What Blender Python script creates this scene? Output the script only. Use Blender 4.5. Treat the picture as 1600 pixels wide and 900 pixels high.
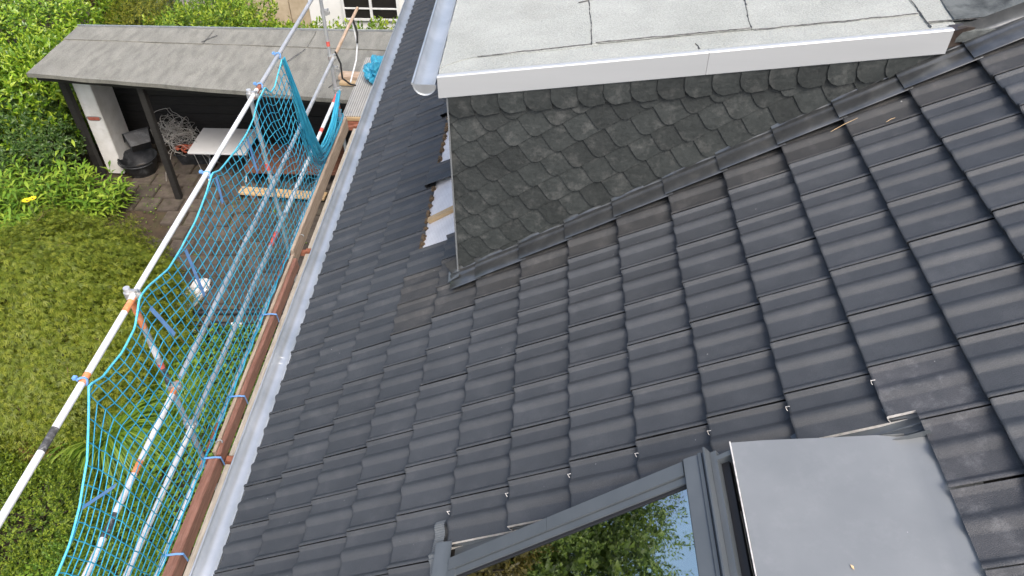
import bpy, bmesh, math, random
import numpy as np
from mathutils import Vector, Matrix, noise as mnoise

R = math.radians
rng = np.random.default_rng(7)
random.seed(7)
sc = bpy.context.scene
for o in list(bpy.data.objects):
    bpy.data.objects.remove(o)

# ------------------------------------------------------------------ camera, sky, sun, exposure
cam_d = bpy.data.cameras.new('camera')
cam = bpy.data.objects.new('camera', cam_d)
sc.collection.objects.link(cam)
sc.camera = cam
cam_d.sensor_width = 36.0
cam_d.lens = 1211.06 / 1600.0 * 36.0
cam_d.clip_start = 0.05
cam_d.clip_end = 500.0
cam.location = (1.905, -3.699, 4.401)
cam.rotation_euler = (R(90 - 42.304), 0.0, R(2.684))

SUN_EL, SUN_AZ = 57.0, 155.0          # azimuth clockwise from +Y: light from behind the camera
world = bpy.data.worlds.new('World')
sc.world = world
world.use_nodes = True
wn = world.node_tree.nodes
wl = world.node_tree.links
for n in list(wn):
    wn.remove(n)
w_out = wn.new('ShaderNodeOutputWorld')
w_bg = wn.new('ShaderNodeBackground')
w_sky = wn.new('ShaderNodeTexSky')
w_sky.sky_type = 'NISHITA'
w_sky.sun_disc = False
w_sky.sun_elevation = R(SUN_EL)
w_sky.sun_rotation = R(SUN_AZ)
w_sky.air_density = 1.0
w_sky.dust_density = 5.0
w_sky.ozone_density = 1.0
w_bg.inputs['Strength'].default_value = 0.15
wl.new(w_sky.outputs[0], w_bg.inputs[0])
wl.new(w_bg.outputs[0], w_out.inputs[0])

sun_d = bpy.data.lights.new('sun', 'SUN')
sun = bpy.data.objects.new('sun', sun_d)
sc.collection.objects.link(sun)
sun_d.energy = 1.15
sun_d.angle = R(26.0)
sun_d.color = (1.0, 0.985, 0.96)
_sd = Vector((math.sin(R(SUN_AZ)) * math.cos(R(SUN_EL)), math.cos(R(SUN_AZ)) * math.cos(R(SUN_EL)), math.sin(R(SUN_EL))))
sun.rotation_euler = (-_sd).to_track_quat('-Z', 'Y').to_euler()
sun.location = (0, 0, 20)

sc.view_settings.view_transform = 'Standard'
sc.view_settings.look = 'None'
sc.view_settings.gamma = 1.0
sc.view_settings.exposure = 0.98
sc.view_settings.use_curve_mapping = False

# ------------------------------------------------------------------ helpers
COL = sc.collection
TOP = []


def world_loc(o):
    v = Vector((0, 0, 0))
    while o is not None:
        v = v + o.location
        o = o.parent
    return v


def mesh_from(name, verts, faces, smooth=None):
    me = bpy.data.meshes.new(name)
    me.from_pydata([tuple(map(float, v)) for v in verts], [], [tuple(int(i) for i in f) for f in faces])
    me.update()
    if smooth is not None:
        me.shade_smooth()
        if smooth < 180:
            me.set_sharp_from_angle(angle=R(smooth))
    return me


def link(name, me, mat, parent=None, loc=None):
    """loc None: mesh verts are in world space; recentre the origin to the geometry."""
    o = bpy.data.objects.new(name, me)
    COL.objects.link(o)
    if mat is not None and me is not None and len(me.materials) == 0:
        me.materials.append(mat)
    if me is not None and loc is None:
        n = len(me.vertices)
        co = np.empty(n * 3, 'f')
        me.vertices.foreach_get('co', co)
        co = co.reshape(-1, 3)
        mn, mx = co.min(0), co.max(0)
        c = np.array([(mn[0] + mx[0]) / 2, (mn[1] + mx[1]) / 2, mn[2]])
        co -= c
        me.vertices.foreach_set('co', co.ravel())
        me.update()
        loc = Vector(map(float, c))
    loc = Vector(loc)
    if parent is not None:
        o.parent = parent
        loc = loc - world_loc(parent)
    o.location = loc
    return o


def build(name, vf, mat, parent=None, smooth=None):
    v, f = vf
    return link(name, mesh_from(name, v, f, smooth), mat, parent)


def thing(name, loc, label, cat, group=None):
    o = bpy.data.objects.new(name, None)
    COL.objects.link(o)
    o.location = loc
    o.empty_display_size = 0.1
    return tag(o, label, cat, group)


def tag(o, label, cat, group=None, kind=None):
    if label:
        o['label'] = label
    if cat:
        o['category'] = cat
    if group:
        o['group'] = group
    if kind:
        o['kind'] = kind
    return o


class MB:
    """collects shapes for ONE mesh"""

    def __init__(self):
        self.v, self.f = [], []

    def add(self, v, f):
        n = len(self.v)
        self.v.extend([tuple(p) for p in v])
        self.f.extend([tuple(i + n for i in q) for q in f])
        return self

    def box(self, a, b, bev=0.0):
        x0, y0, z0 = a
        x1, y1, z1 = b
        if bev <= 0:
            v = [(x0, y0, z0), (x1, y0, z0), (x1, y1, z0), (x0, y1, z0), (x0, y0, z1), (x1, y0, z1), (x1, y1, z1), (x0, y1, z1)]
            f = [(0, 3, 2, 1), (4, 5, 6, 7), (0, 1, 5, 4), (1, 2, 6, 5), (2, 3, 7, 6), (3, 0, 4, 7)]
            return self.add(v, f)
        bm = bmesh.new()
        r = bmesh.ops.create_cube(bm, size=1)
        for q in bm.verts:
            q.co = Vector(((x0 + x1) / 2 + q.co.x * (x1 - x0), (y0 + y1) / 2 + q.co.y * (y1 - y0), (z0 + z1) / 2 + q.co.z * (z1 - z0)))
        bmesh.ops.bevel(bm, geom=list(bm.edges), offset=bev, segments=2, affect='EDGES')
        bm.verts.index_update()
        self.add([tuple(q.co) for q in bm.verts], [[w.index for w in q.verts] for q in bm.faces])
        bm.free()
        return self

    def obox(self, c, size, rot):
        """oriented box"""
        m = rot if isinstance(rot, Matrix) else Matrix.Rotation(rot, 3, 'Z')
        hx, hy, hz = [s / 2 for s in size]
        v = []
        for z in (-hz, hz):
            for x, y in ((-hx, -hy), (hx, -hy), (hx, hy), (-hx, hy)):
                v.append(tuple(Vector(c) + m @ Vector((x, y, z))))
        return self.add(v, [(0, 3, 2, 1), (4, 5, 6, 7), (0, 1, 5, 4), (1, 2, 6, 5), (2, 3, 7, 6), (3, 0, 4, 7)])

    def tube(self, pts, r, seg=8, cap=True):
        pts = [Vector(p) for p in pts]
        rr = r if hasattr(r, '__len__') else [r] * len(pts)
        v, f = [], []
        prev = None
        for i, p in enumerate(pts):
            t = (pts[min(i + 1, len(pts) - 1)] - pts[max(i - 1, 0)])
            t = t.normalized() if t.length > 1e-9 else Vector((0, 0, 1))
            if prev is None:
                a = Vector((0, 0, 1)) if abs(t.z) < 0.9 else Vector((1, 0, 0))
                n = t.cross(a).normalized()
            else:
                n = (prev - t * prev.dot(t))
                n = n.normalized() if n.length > 1e-6 else t.orthogonal().normalized()
            prev = n
            b = t.cross(n)
            for k in range(seg):
                a = 2 * math.pi * k / seg
                v.append(tuple(p + (n * math.cos(a) + b * math.sin(a)) * rr[i]))
        for i in range(len(pts) - 1):
            for k in range(seg):
                k2 = (k + 1) % seg
                f.append((i * seg + k, i * seg + k2, (i + 1) * seg + k2, (i + 1) * seg + k))
        if cap:
            f.append(tuple(reversed(range(seg))))
            m = (len(pts) - 1) * seg
            f.append(tuple(range(m, m + seg)))
        return self.add(v, f)

    def prism(self, poly, axis, a, b):
        """poly: 2D points; axis 'y': (x,z) extruded y a..b; 'z': (x,y) extruded z; 'x': (y,z)"""
        def P(q, t):
            return {'y': (q[0], t, q[1]), 'z': (q[0], q[1], t), 'x': (t, q[0], q[1])}[axis]
        n = len(poly)
        v = [P(q, a) for q in poly] + [P(q, b) for q in poly]
        f = [tuple(range(n)), tuple(reversed(range(n, 2 * n)))]
        for i in range(n):
            j = (i + 1) % n
            f.append((i, i + n, j + n, j))
        return self.add(v, f)

    def sheet(self, rows):
        """rows of equal-length point lists -> quad grid"""
        m = len(rows[0])
        v = [p for r in rows for p in r]
        f = []
        for i in range(len(rows) - 1):
            for k in range(m - 1):
                f.append((i * m + k, i * m + k + 1, (i + 1) * m + k + 1, (i + 1) * m + k))
        return self.add(v, f)

    def done(self, name, mat, parent=None, smooth=None, fixn=True):
        me = mesh_from(name, self.v, self.f)
        if fixn:
            bm = bmesh.new()
            bm.from_mesh(me)
            bmesh.ops.recalc_face_normals(bm, faces=bm.faces)
            bm.to_mesh(me)
            bm.free()
        if smooth is not None:
            me.shade_smooth()
            if smooth < 180:
                me.set_sharp_from_angle(angle=R(smooth))
        return link(name, me, mat, parent)


# ------------------------------------------------------------------ materials
def new_mat(name):
    m = bpy.data.materials.new(name)
    m.use_nodes = True
    nt = m.node_tree
    for n in list(nt.nodes):
        nt.nodes.remove(n)
    out = nt.nodes.new('ShaderNodeOutputMaterial')
    b = nt.nodes.new('ShaderNodeBsdfPrincipled')
    nt.links.new(b.outputs[0], out.inputs[0])
    return m, nt, b, out


def N(nt, t, **kw):
    n = nt.nodes.new(t)
    for k, v in kw.items():
        if k in n.inputs.keys():
            n.inputs[k].default_value = v
        else:
            setattr(n, k, v)
    return n


def ramp(nt, stops):
    r = nt.nodes.new('ShaderNodeValToRGB')
    e = r.color_ramp.elements
    while len(e) < len(stops):
        e.new(0.5)
    for i, (p, c) in enumerate(stops):
        e[i].position = p
        e[i].color = (*c, 1) if len(c) == 3 else c
    return r


def mat(name, c1, c2=None, rough=0.6, metal=0.0, scale=6.0, bump=0.0, bscale=60.0, detail=6.0, spot=None, spot_amt=0.5, spot_scale=3.0,
        spec=0.5, rand=0.0, stretch=None, rough2=None, contrast=(0.35, 0.65), fine=0.0, specks=0.0, speck_scale=14.0):
    """noise-mixed colour, optional second dirt/stain layer, bump, per-object brightness"""
    m, nt, b, out = new_mat(name)
    L = nt.links
    tc = N(nt, 'ShaderNodeTexCoord')
    mp = N(nt, 'ShaderNodeMapping')
    L.new(tc.outputs['Object'], mp.inputs[0])
    if stretch:
        mp.inputs['Scale'].default_value = stretch
    oi = N(nt, 'ShaderNodeObjectInfo')
    ml = N(nt, 'ShaderNodeVectorMath', operation='SCALE')
    ml.inputs[0].default_value = (37.0, 17.0, 53.0)
    L.new(oi.outputs['Random'], ml.inputs['Scale'])
    L.new(ml.outputs[0], mp.inputs['Location'])
    n1 = N(nt, 'ShaderNodeTexNoise', Scale=scale, Detail=detail, Roughness=0.6)
    L.new(mp.outputs[0], n1.inputs['Vector'])
    c2 = c2 or tuple(min(1, x * 1.25) for x in c1)
    r1 = ramp(nt, [(contrast[0], c1), (contrast[1], c2)])
    L.new(n1.outputs['Fac'], r1.inputs[0])
    colr = r1.outputs[0]
    if spot:
        n2 = N(nt, 'ShaderNodeTexNoise', Scale=spot_scale, Detail=8.0, Roughness=0.7)
        L.new(mp.outputs[0], n2.inputs['Vector'])
        r2 = ramp(nt, [(0.52, (0, 0, 0)), (0.75, (spot_amt,) * 3)])
        L.new(n2.outputs['Fac'], r2.inputs[0])
        mx = N(nt, 'ShaderNodeMix', data_type='RGBA')
        L.new(r2.outputs[0], mx.inputs['Factor'])
        L.new(colr, mx.inputs[6])
        mx.inputs[7].default_value = (*spot, 1)
        colr = mx.outputs[2]
    if fine > 0:
        n4 = N(nt, 'ShaderNodeTexNoise', Scale=bscale, Detail=2.0)
        L.new(mp.outputs[0], n4.inputs['Vector'])
        mr4 = N(nt, 'ShaderNodeMapRange')
        mr4.inputs['From Min'].default_value = 0.3
        mr4.inputs['From Max'].default_value = 0.7
        mr4.inputs['To Min'].default_value = 1 - fine
        mr4.inputs['To Max'].default_value = 1 + fine
        L.new(n4.outputs['Fac'], mr4.inputs['Value'])
        hf = N(nt, 'ShaderNodeVectorMath', operation='SCALE')
        L.new(colr, hf.inputs[0])
        L.new(mr4.outputs[0], hf.inputs['Scale'])
        colr = hf.outputs[0]
    if specks > 0:
        vo = N(nt, 'ShaderNodeTexVoronoi', Scale=speck_scale)
        L.new(mp.outputs[0], vo.inputs['Vector'])
        sp = N(nt, 'ShaderNodeSeparateColor')
        L.new(vo.outputs['Color'], sp.inputs[0])
        m1 = N(nt, 'ShaderNodeMath', operation='MULTIPLY')
        m1.inputs[1].default_value = specks
        L.new(sp.outputs[0], m1.inputs[0])
        m2 = N(nt, 'ShaderNodeMath', operation='SUBTRACT')
        m2.inputs[1].default_value = specks * 0.55
        L.new(m1.outputs[0], m2.inputs[0])
        m3 = N(nt, 'ShaderNodeMath', operation='LESS_THAN')
        L.new(vo.outputs['Distance'], m3.inputs[0])
        L.new(m2.outputs[0], m3.inputs[1])
        mxs = N(nt, 'ShaderNodeMix', data_type='RGBA')
        m4 = N(nt, 'ShaderNodeMath', operation='MULTIPLY')
        m4.inputs[1].default_value = 0.6
        L.new(m3.outputs[0], m4.inputs[0])
        L.new(m4.outputs[0], mxs.inputs['Factor'])
        L.new(colr, mxs.inputs[6])
        mxs.inputs[7].default_value = (0.42, 0.42, 0.41, 1)
        colr = mxs.outputs[2]
    if rand > 0:
        mr = N(nt, 'ShaderNodeMapRange')
        mr.inputs['To Min'].default_value = 1 - rand
        mr.inputs['To Max'].default_value = 1 + rand
        L.new(oi.outputs['Random'], mr.inputs['Value'])
        hv = N(nt, 'ShaderNodeVectorMath', operation='SCALE')
        L.new(colr, hv.inputs[0])
        L.new(mr.outputs[0], hv.inputs['Scale'])
        colr = hv.outputs[0]
    L.new(colr, b.inputs['Base Color'])
    b.inputs['Metallic'].default_value = metal
    b.inputs['Specular IOR Level'].default_value = spec
    if rough2 is not None:
        mr2 = N(nt, 'ShaderNodeMapRange')
        mr2.inputs['To Min'].default_value = rough
        mr2.inputs['To Max'].default_value = rough2
        L.new(n1.outputs['Fac'], mr2.inputs['Value'])
        L.new(mr2.outputs[0], b.inputs['Roughness'])
    else:
        b.inputs['Roughness'].default_value = rough
    if bump > 0:
        n3 = N(nt, 'ShaderNodeTexNoise', Scale=bscale, Detail=4.0)
        L.new(mp.outputs[0], n3.inputs['Vector'])
        bp = N(nt, 'ShaderNodeBump', Strength=bump)
        bp.inputs['Distance'].default_value = 0.01
        L.new(n3.outputs['Fac'], bp.inputs['Height'])
        L.new(bp.outputs[0], b.inputs['Normal'])
    return m


def leaf_mat(name, dark, mid, light, trans=0.3, rough=0.45, spec=0.4):
    m, nt, b, out = new_mat(name)
    L = nt.links
    g = N(nt, 'ShaderNodeNewGeometry')
    r = ramp(nt, [(0.0, dark), (0.5, mid), (1.0, light)])
    L.new(g.outputs['Random Per Island'], r.inputs[0])
    L.new(r.outputs[0], b.inputs['Base Color'])
    b.inputs['Roughness'].default_value = rough
    b.inputs['Specular IOR Level'].default_value = spec
    t = N(nt, 'ShaderNodeBsdfTranslucent')
    L.new(r.outputs[0], t.inputs['Color'])
    mx = N(nt, 'ShaderNodeMixShader')
    mx.inputs[0].default_value = trans
    L.new(b.outputs[0], mx.inputs[1])
    L.new(t.outputs[0], mx.inputs[2])
    L.new(mx.outputs[0], out.inputs[0])
    return m


M = {}
M['tile'] = mat('roof_tile', (0.040, 0.0435, 0.0475), (0.050, 0.054, 0.0585), specks=0.11, rough=0.54, scale=5, bump=0.3, bscale=260, spot=(0.2, 0.2, 0.2), spot_amt=0.14, spot_scale=6.0, rand=0.08, spec=0.5, fine=0.2)
M['tile_dusty'] = mat('roof_tile_dusty', (0.039, 0.040, 0.0405), (0.054, 0.0535, 0.052), specks=0.14, rough=0.58, scale=8, bump=0.35, bscale=420, spot=(0.2, 0.19, 0.18), spot_amt=0.3, spot_scale=7.0, rand=0.08, spec=0.45, fine=0.2)
M['tile_chalky'] = mat('roof_tile_cut_dust', (0.046, 0.049, 0.054), (0.068, 0.069, 0.073), specks=0.14, rough=0.6, scale=10, bump=0.35, bscale=260, spot=(0.4, 0.4, 0.4), spot_amt=0.22, spot_scale=9.0, rand=0.08, spec=0.4, fine=0.2)
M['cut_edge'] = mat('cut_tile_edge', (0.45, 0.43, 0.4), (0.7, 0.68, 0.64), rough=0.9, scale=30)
M['underlay'] = None
M['wood_new'] = mat('new_pine', (0.42, 0.29, 0.15), (0.52, 0.38, 0.22), rough=0.7, scale=8, stretch=(1, 12, 12), bump=0.1, bscale=80)
M['nib'] = mat('tile_head', (0.05, 0.036, 0.024), (0.17, 0.11, 0.055), rough=0.9, scale=30)
M['flash'] = mat('dark_flashing', (0.10, 0.105, 0.107), (0.15, 0.155, 0.155), rough=0.24, rough2=0.4, scale=7, metal=0.7, bump=0.08, bscale=25, spot=(0.3, 0.28, 0.24), spot_amt=0.2, spot_scale=14, spec=0.8)
M['slate'] = mat('cheek_slate', (0.022, 0.026, 0.025), (0.040, 0.045, 0.043), rough=0.6, scale=9, bump=0.35, bscale=45, spot=(0.17, 0.17, 0.16), spot_amt=0.4, spot_scale=10, rand=0.2, contrast=(0.3, 0.75), fine=0.15)
M['zinc'] = mat('zinc', (0.5, 0.53, 0.54), (0.66, 0.68, 0.69), rough=0.3, rough2=0.5, metal=0.75, scale=3, bump=0.05, bscale=20, spot=(0.75, 0.76, 0.78), spot_amt=0.4, spot_scale=9)
M['white_alu'] = mat('white_aluminium', (0.45, 0.465, 0.465), (0.48, 0.495, 0.495), metal=0.2, rough=0.38, scale=2, stretch=(0.4, 6, 6), spot=(0.4, 0.4, 0.39), spot_amt=0.25, spot_scale=4)
M['anth'] = mat('window_grey_paint', (0.085, 0.097, 0.105), (0.1, 0.112, 0.12), rough=0.38, scale=6, spec=0.5)
M['apron'] = mat('apron_grey_sheet', (0.16, 0.17, 0.173), (0.185, 0.195, 0.198), rough=0.22, rough2=0.48, scale=3, bump=0.06, bscale=4, spot=(0.4, 0.4, 0.4), spot_amt=0.12, spot_scale=9, specks=0.1, speck_scale=9, spec=0.8)
M['black'] = mat('black_rubber', (0.012, 0.012, 0.013), rough=0.6)
M['lead_strip'] = mat('pleated_apron', (0.09, 0.1, 0.105), (0.12, 0.13, 0.135), rough=0.5)
M['brown_metal'] = mat('brown_cap', (0.03, 0.022, 0.018), (0.05, 0.035, 0.026), rough=0.35, scale=12)
M['tube'] = mat('galvanised_tube', (0.5, 0.52, 0.53), (0.68, 0.69, 0.69), rough=0.42, rough2=0.6, metal=0.55, scale=5, spot=(0.32, 0.29, 0.26), spot_amt=0.5, spot_scale=10)
M['tube_white'] = mat('white_tube', (0.7, 0.71, 0.71), (0.8, 0.8, 0.8), rough=0.45, metal=0.0, scale=6, spot=(0.5, 0.49, 0.47), spot_amt=0.4, spot_scale=12)
M['orange'] = mat('orange_marking', (0.75, 0.2, 0.06), (0.8, 0.32, 0.14), rough=0.6, scale=20, spot=(0.6, 0.55, 0.5), spot_amt=0.7, spot_scale=25)
M['red'] = mat('red_marking', (0.75, 0.07, 0.06), (0.8, 0.2, 0.15), rough=0.6, scale=20)
M['coupler'] = mat('coupler_steel', (0.42, 0.43, 0.43), (0.6, 0.61, 0.6), rough=0.45, metal=0.6, scale=20, spot=(0.3, 0.2, 0.13), spot_amt=0.4, spot_scale=20)
M['blacktape'] = mat('worn_black_band', (0.04, 0.04, 0.04), (0.12, 0.12, 0.12), rough=0.6, scale=30, spot=(0.5, 0.5, 0.5), spot_amt=0.7, spot_scale=30)
M['toe_brown'] = mat('red_brown_board', (0.17, 0.075, 0.05), (0.28, 0.135, 0.095), rough=0.6, scale=5, stretch=(8, 0.8, 8), spot=(0.42, 0.34, 0.28), spot_amt=0.3, spot_scale=20, bump=0.1, bscale=60)
M['toe_wood'] = mat('weathered_board', (0.3, 0.22, 0.16), (0.45, 0.36, 0.28), rough=0.8, scale=5, stretch=(9, 0.8, 9), bump=0.12, bscale=60, spot=(0.15, 0.1, 0.07), spot_amt=0.5)
M['deck'] = mat('deck_board', (0.34, 0.31, 0.26), (0.5, 0.46, 0.4), rough=0.8, scale=6, stretch=(9, 1, 9), spot=(0.16, 0.13, 0.1), spot_amt=0.5, spot_scale=7, bump=0.15, bscale=70)
M['bracket'] = mat('rust_red_paint', (0.24, 0.085, 0.05), (0.36, 0.14, 0.085), rough=0.6, scale=15, spot=(0.2, 0.14, 0.1), spot_amt=0.4)
M['net'] = mat('blue_net_rope', (0.02, 0.29, 0.48), (0.06, 0.45, 0.63), rough=0.55, scale=3, spec=0.4)
M['net_border'] = mat('blue_border_rope', (0.06, 0.45, 0.62), (0.14, 0.58, 0.72), rough=0.6, scale=60)
M['strap'] = mat('blue_strap', (0.13, 0.3, 0.62), (0.2, 0.4, 0.72), rough=0.6, scale=10)
M['shed_felt'] = mat('shed_roof_felt', (0.165, 0.162, 0.14), (0.25, 0.245, 0.212), rough=0.9, scale=3, bump=0.4, bscale=45, spot=(0.1, 0.1, 0.095), spot_amt=0.5, spot_scale=1.5, fine=0.2, stretch=(2.6, 0.7, 1))
M['dark_wood'] = mat('black_stained_wood', (0.012, 0.011, 0.010), (0.022, 0.02, 0.018), rough=0.7, scale=5, stretch=(1, 8, 8), bump=0.1, bscale=40)
M['plaster'] = mat('white_plaster', (0.62, 0.61, 0.57), (0.74, 0.73, 0.7), rough=0.9, scale=4, spot=(0.42, 0.38, 0.3), spot_amt=0.45, spot_scale=3.5, bump=0.2, bscale=60)
M['brick'] = mat('exposed_brick', (0.32, 0.08, 0.05), (0.42, 0.13, 0.09), rough=0.9, scale=20)
M['mortar'] = mat('grey_mortar', (0.2, 0.19, 0.18), (0.28, 0.27, 0.25), rough=0.9, scale=30)
M['tub'] = mat('black_tub_plastic', (0.012, 0.013, 0.015), (0.03, 0.032, 0.036), rough=0.5, scale=6, spot=(0.2, 0.21, 0.22), spot_amt=0.5, spot_scale=5)
M['conduit'] = mat('grey_conduit', (0.42, 0.4, 0.36), (0.55, 0.53, 0.48), rough=0.5, scale=4)
M['redstuff'] = mat('red_plastic', (0.5, 0.1, 0.05), (0.6, 0.2, 0.12), rough=0.5, scale=10)
M['table_white'] = mat('white_table_plastic', (0.6, 0.6, 0.59), (0.68, 0.68, 0.67), rough=0.5, scale=2)
M['bench_wood'] = mat('brown_boards', (0.14, 0.06, 0.035), (0.22, 0.1, 0.06), rough=0.7, scale=4, stretch=(0.8, 8, 8), bump=0.1, bscale=50)
M['plank'] = mat('yellow_plank', (0.5, 0.33, 0.16), (0.62, 0.45, 0.25), rough=0.75, scale=4, stretch=(0.8, 8, 8))
M['soil'] = mat('garden_soil', (0.035, 0.024, 0.015), (0.075, 0.052, 0.03), rough=0.95, scale=4, bump=0.8, bscale=30, spot=(0.05, 0.075, 0.015), spot_amt=0.8, spot_scale=1.5)
M['lawn'] = M['soil']
M['stone'] = mat('paving_stone', (0.055, 0.043, 0.034), (0.105, 0.085, 0.068), rough=0.9, scale=7, bump=0.4, bscale=50, spot=(0.06, 0.07, 0.02), spot_amt=0.6, spot_scale=4, rand=0.25)
M['bag'] = mat('white_bag', (0.6, 0.59, 0.56), (0.74, 0.73, 0.71), rough=0.6, scale=6, spot=(0.3, 0.28, 0.25), spot_amt=0.5)
M['pipe'] = mat('dark_pipe', (0.014, 0.012, 0.011), (0.03, 0.027, 0.025), rough=0.5, scale=8)
M['bark'] = mat('bark', (0.06, 0.045, 0.032), (0.11, 0.085, 0.06), rough=0.9, scale=12, bump=0.5, bscale=40)
M['twig'] = mat('tan_twig', (0.16, 0.11, 0.05), (0.24, 0.17, 0.08), rough=0.8, scale=12)
M['house_white'] = mat('neighbour_white_render', (0.74, 0.74, 0.71), (0.8, 0.8, 0.78), rough=0.9, scale=2)
M['frame_white'] = mat('white_window_frame', (0.7, 0.7, 0.69), (0.78, 0.78, 0.77), rough=0.4)
M['slab'] = mat('beige_slab', (0.4, 0.32, 0.22), (0.52, 0.43, 0.31), rough=0.9, scale=5, rand=0.12)
M['slab_grey'] = mat('grey_slab', (0.26, 0.25, 0.23), (0.34, 0.33, 0.3), rough=0.9, scale=5, rand=0.12)
M['tarp'] = mat('blue_tarp', (0.02, 0.2, 0.33), (0.05, 0.33, 0.47), rough=0.5, scale=8)
M['blackrope'] = mat('black_rope', (0.015, 0.015, 0.015), (0.06, 0.06, 0.06), rough=0.9, scale=60)
M['steel_block'] = mat('worn_timber', (0.4, 0.27, 0.17), (0.52, 0.4, 0.3), rough=0.8, scale=6)

# perforated white underlay / perforated deck: flat sheets with real dots printed as holes
def dotted(name, base, hole, pitch, rad, metal=0.0, rough=0.6):
    m, nt, b, out = new_mat(name)
    L = nt.links
    tc = N(nt, 'ShaderNodeTexCoord')
    sv = N(nt, 'ShaderNodeVectorMath', operation='SCALE')
    sv.inputs['Scale'].default_value = 1.0 / pitch
    L.new(tc.outputs['UV'], sv.inputs[0])
    fr = N(nt, 'ShaderNodeVectorMath', operation='FRACTION')
    L.new(sv.outputs[0], fr.inputs[0])
    ds = N(nt, 'ShaderNodeVectorMath', operation='DISTANCE')
    ds.inputs[1].default_value = (0.5, 0.5, 0.0)
    L.new(fr.outputs[0], ds.inputs[0])
    lt = N(nt, 'ShaderNodeMath', operation='LESS_THAN')
    lt.inputs[1].default_value = rad
    L.new(ds.outputs['Value'], lt.inputs[0])
    nz = N(nt, 'ShaderNodeTexNoise', Scale=6.0, Detail=5.0)
    L.new(tc.outputs['Object'], nz.inputs['Vector'])
    rp = ramp(nt, [(0.3, tuple(x * 0.8 for x in base)), (0.7, base)])
    L.new(nz.outputs['Fac'], rp.inputs[0])
    mx = N(nt, 'ShaderNodeMix', data_type='RGBA')
    L.new(lt.outputs[0], mx.inputs['Factor'])
    L.new(rp.outputs[0], mx.inputs[6])
    mx.inputs[7].default_value = (*hole, 1)
    L.new(mx.outputs[2], b.inputs['Base Color'])
    b.inputs['Metallic'].default_value = metal
    b.inputs['Roughness'].default_value = rough
    return m


M['underlay'] = dotted('perforated_underlay', (0.74, 0.74, 0.745), (0.4, 0.4, 0.42), 0.016, 0.2)
M['perf'] = dotted('perforated_deck', (0.55, 0.53, 0.48), (0.12, 0.12, 0.12), 0.035, 0.3, metal=0.3)

# light mineral roofing felt on the dormer
M['felt'] = mat('mineral_felt', (0.29, 0.303, 0.277), (0.35, 0.363, 0.335), rough=0.95, scale=2.5, bump=0.5, bscale=110, fine=0.16, spot=(0.27, 0.27, 0.24), spot_amt=0.5, spot_scale=1.6)
M['felt_dark'] = mat('torched_bitumen', (0.03, 0.035, 0.035), (0.12, 0.13, 0.125), rough=0.8, scale=6, bump=0.4, bscale=150, contrast=(0.4, 0.6))
M['bitumen'] = mat('bitumen_bead', (0.035, 0.035, 0.036), (0.16, 0.16, 0.155), rough=0.6, scale=25)


def glass_mat(name, tint, refl=0.55, rough=0.0):
    m, nt, b, out = new_mat(name)
    L = nt.links
    nt.nodes.remove(b)
    gl = N(nt, 'ShaderNodeBsdfGlossy')
    gl.inputs['Roughness'].default_value = rough
    gl.inputs['Color'].default_value = (0.95, 0.98, 1.0, 1)
    tr = N(nt, 'ShaderNodeBsdfTransparent')
    tr.inputs['Color'].default_value = (*tint, 1)
    fr = N(nt, 'ShaderNodeFresnel', IOR=1.5)
    mr = N(nt, 'ShaderNodeMapRange')
    mr.inputs['To Min'].default_value = refl
    mr.inputs['To Max'].default_value = 1.0
    L.new(fr.outputs[0], mr.inputs['Value'])
    mx = N(nt, 'ShaderNodeMixShader')
    L.new(mr.outputs[0], mx.inputs[0])
    L.new(tr.outputs[0], mx.inputs[1])
    L.new(gl.outputs[0], mx.inputs[2])
    L.new(mx.outputs[0], out.inputs[0])
    return m


M['pane'] = glass_mat('coated_pane', (0.6, 0.72, 0.56), 0.5, rough=0.012)
M['pane_far'] = glass_mat('window_pane', (0.4, 0.4, 0.4), 0.08)

# ------------------------------------------------------------------ main numbers
PITCH = R(31.795)
CP, SP = math.cos(PITCH), math.sin(PITCH)
GAUGE = 0.34859
TW = 0.30
GZ = -4.2            # garden level


def RP(v, u, n=0.0):
    """roof coordinates (up-slope, along eave, out of the roof) -> world"""
    return (v * CP - n * SP, u, v * SP + n * CP)


# ================================================================== GROUND
def grid_ground():
    xs = np.concatenate([np.linspace(-160, -14, 14), np.linspace(-13, 1, 71), np.linspace(3, 160, 14)])
    ys = np.concatenate([np.linspace(-160, -6, 14), np.linspace(-5, 14, 96), np.linspace(16, 160, 14)])
    v, f = [], []
    for y in ys:
        for x in xs:
            z = GZ - 0.02
            if -13 < x < 1 and -5 < y < 14:
                z += 0.035 * mnoise.noise(Vector((x * 1.3, y * 1.3, 0))) - 0.02
            v.append((x, y, z))
    m = len(xs)
    for i in range(len(ys) - 1):
        for k in range(m - 1):
            f.append((i * m + k, i * m + k + 1, (i + 1) * m + k + 1, (i + 1) * m + k))
    o = build('ground', (v, f), M['soil'], smooth=180)
    tag(o, 'dark garden soil between the plants', None, kind='structure')


grid_ground()

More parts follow.
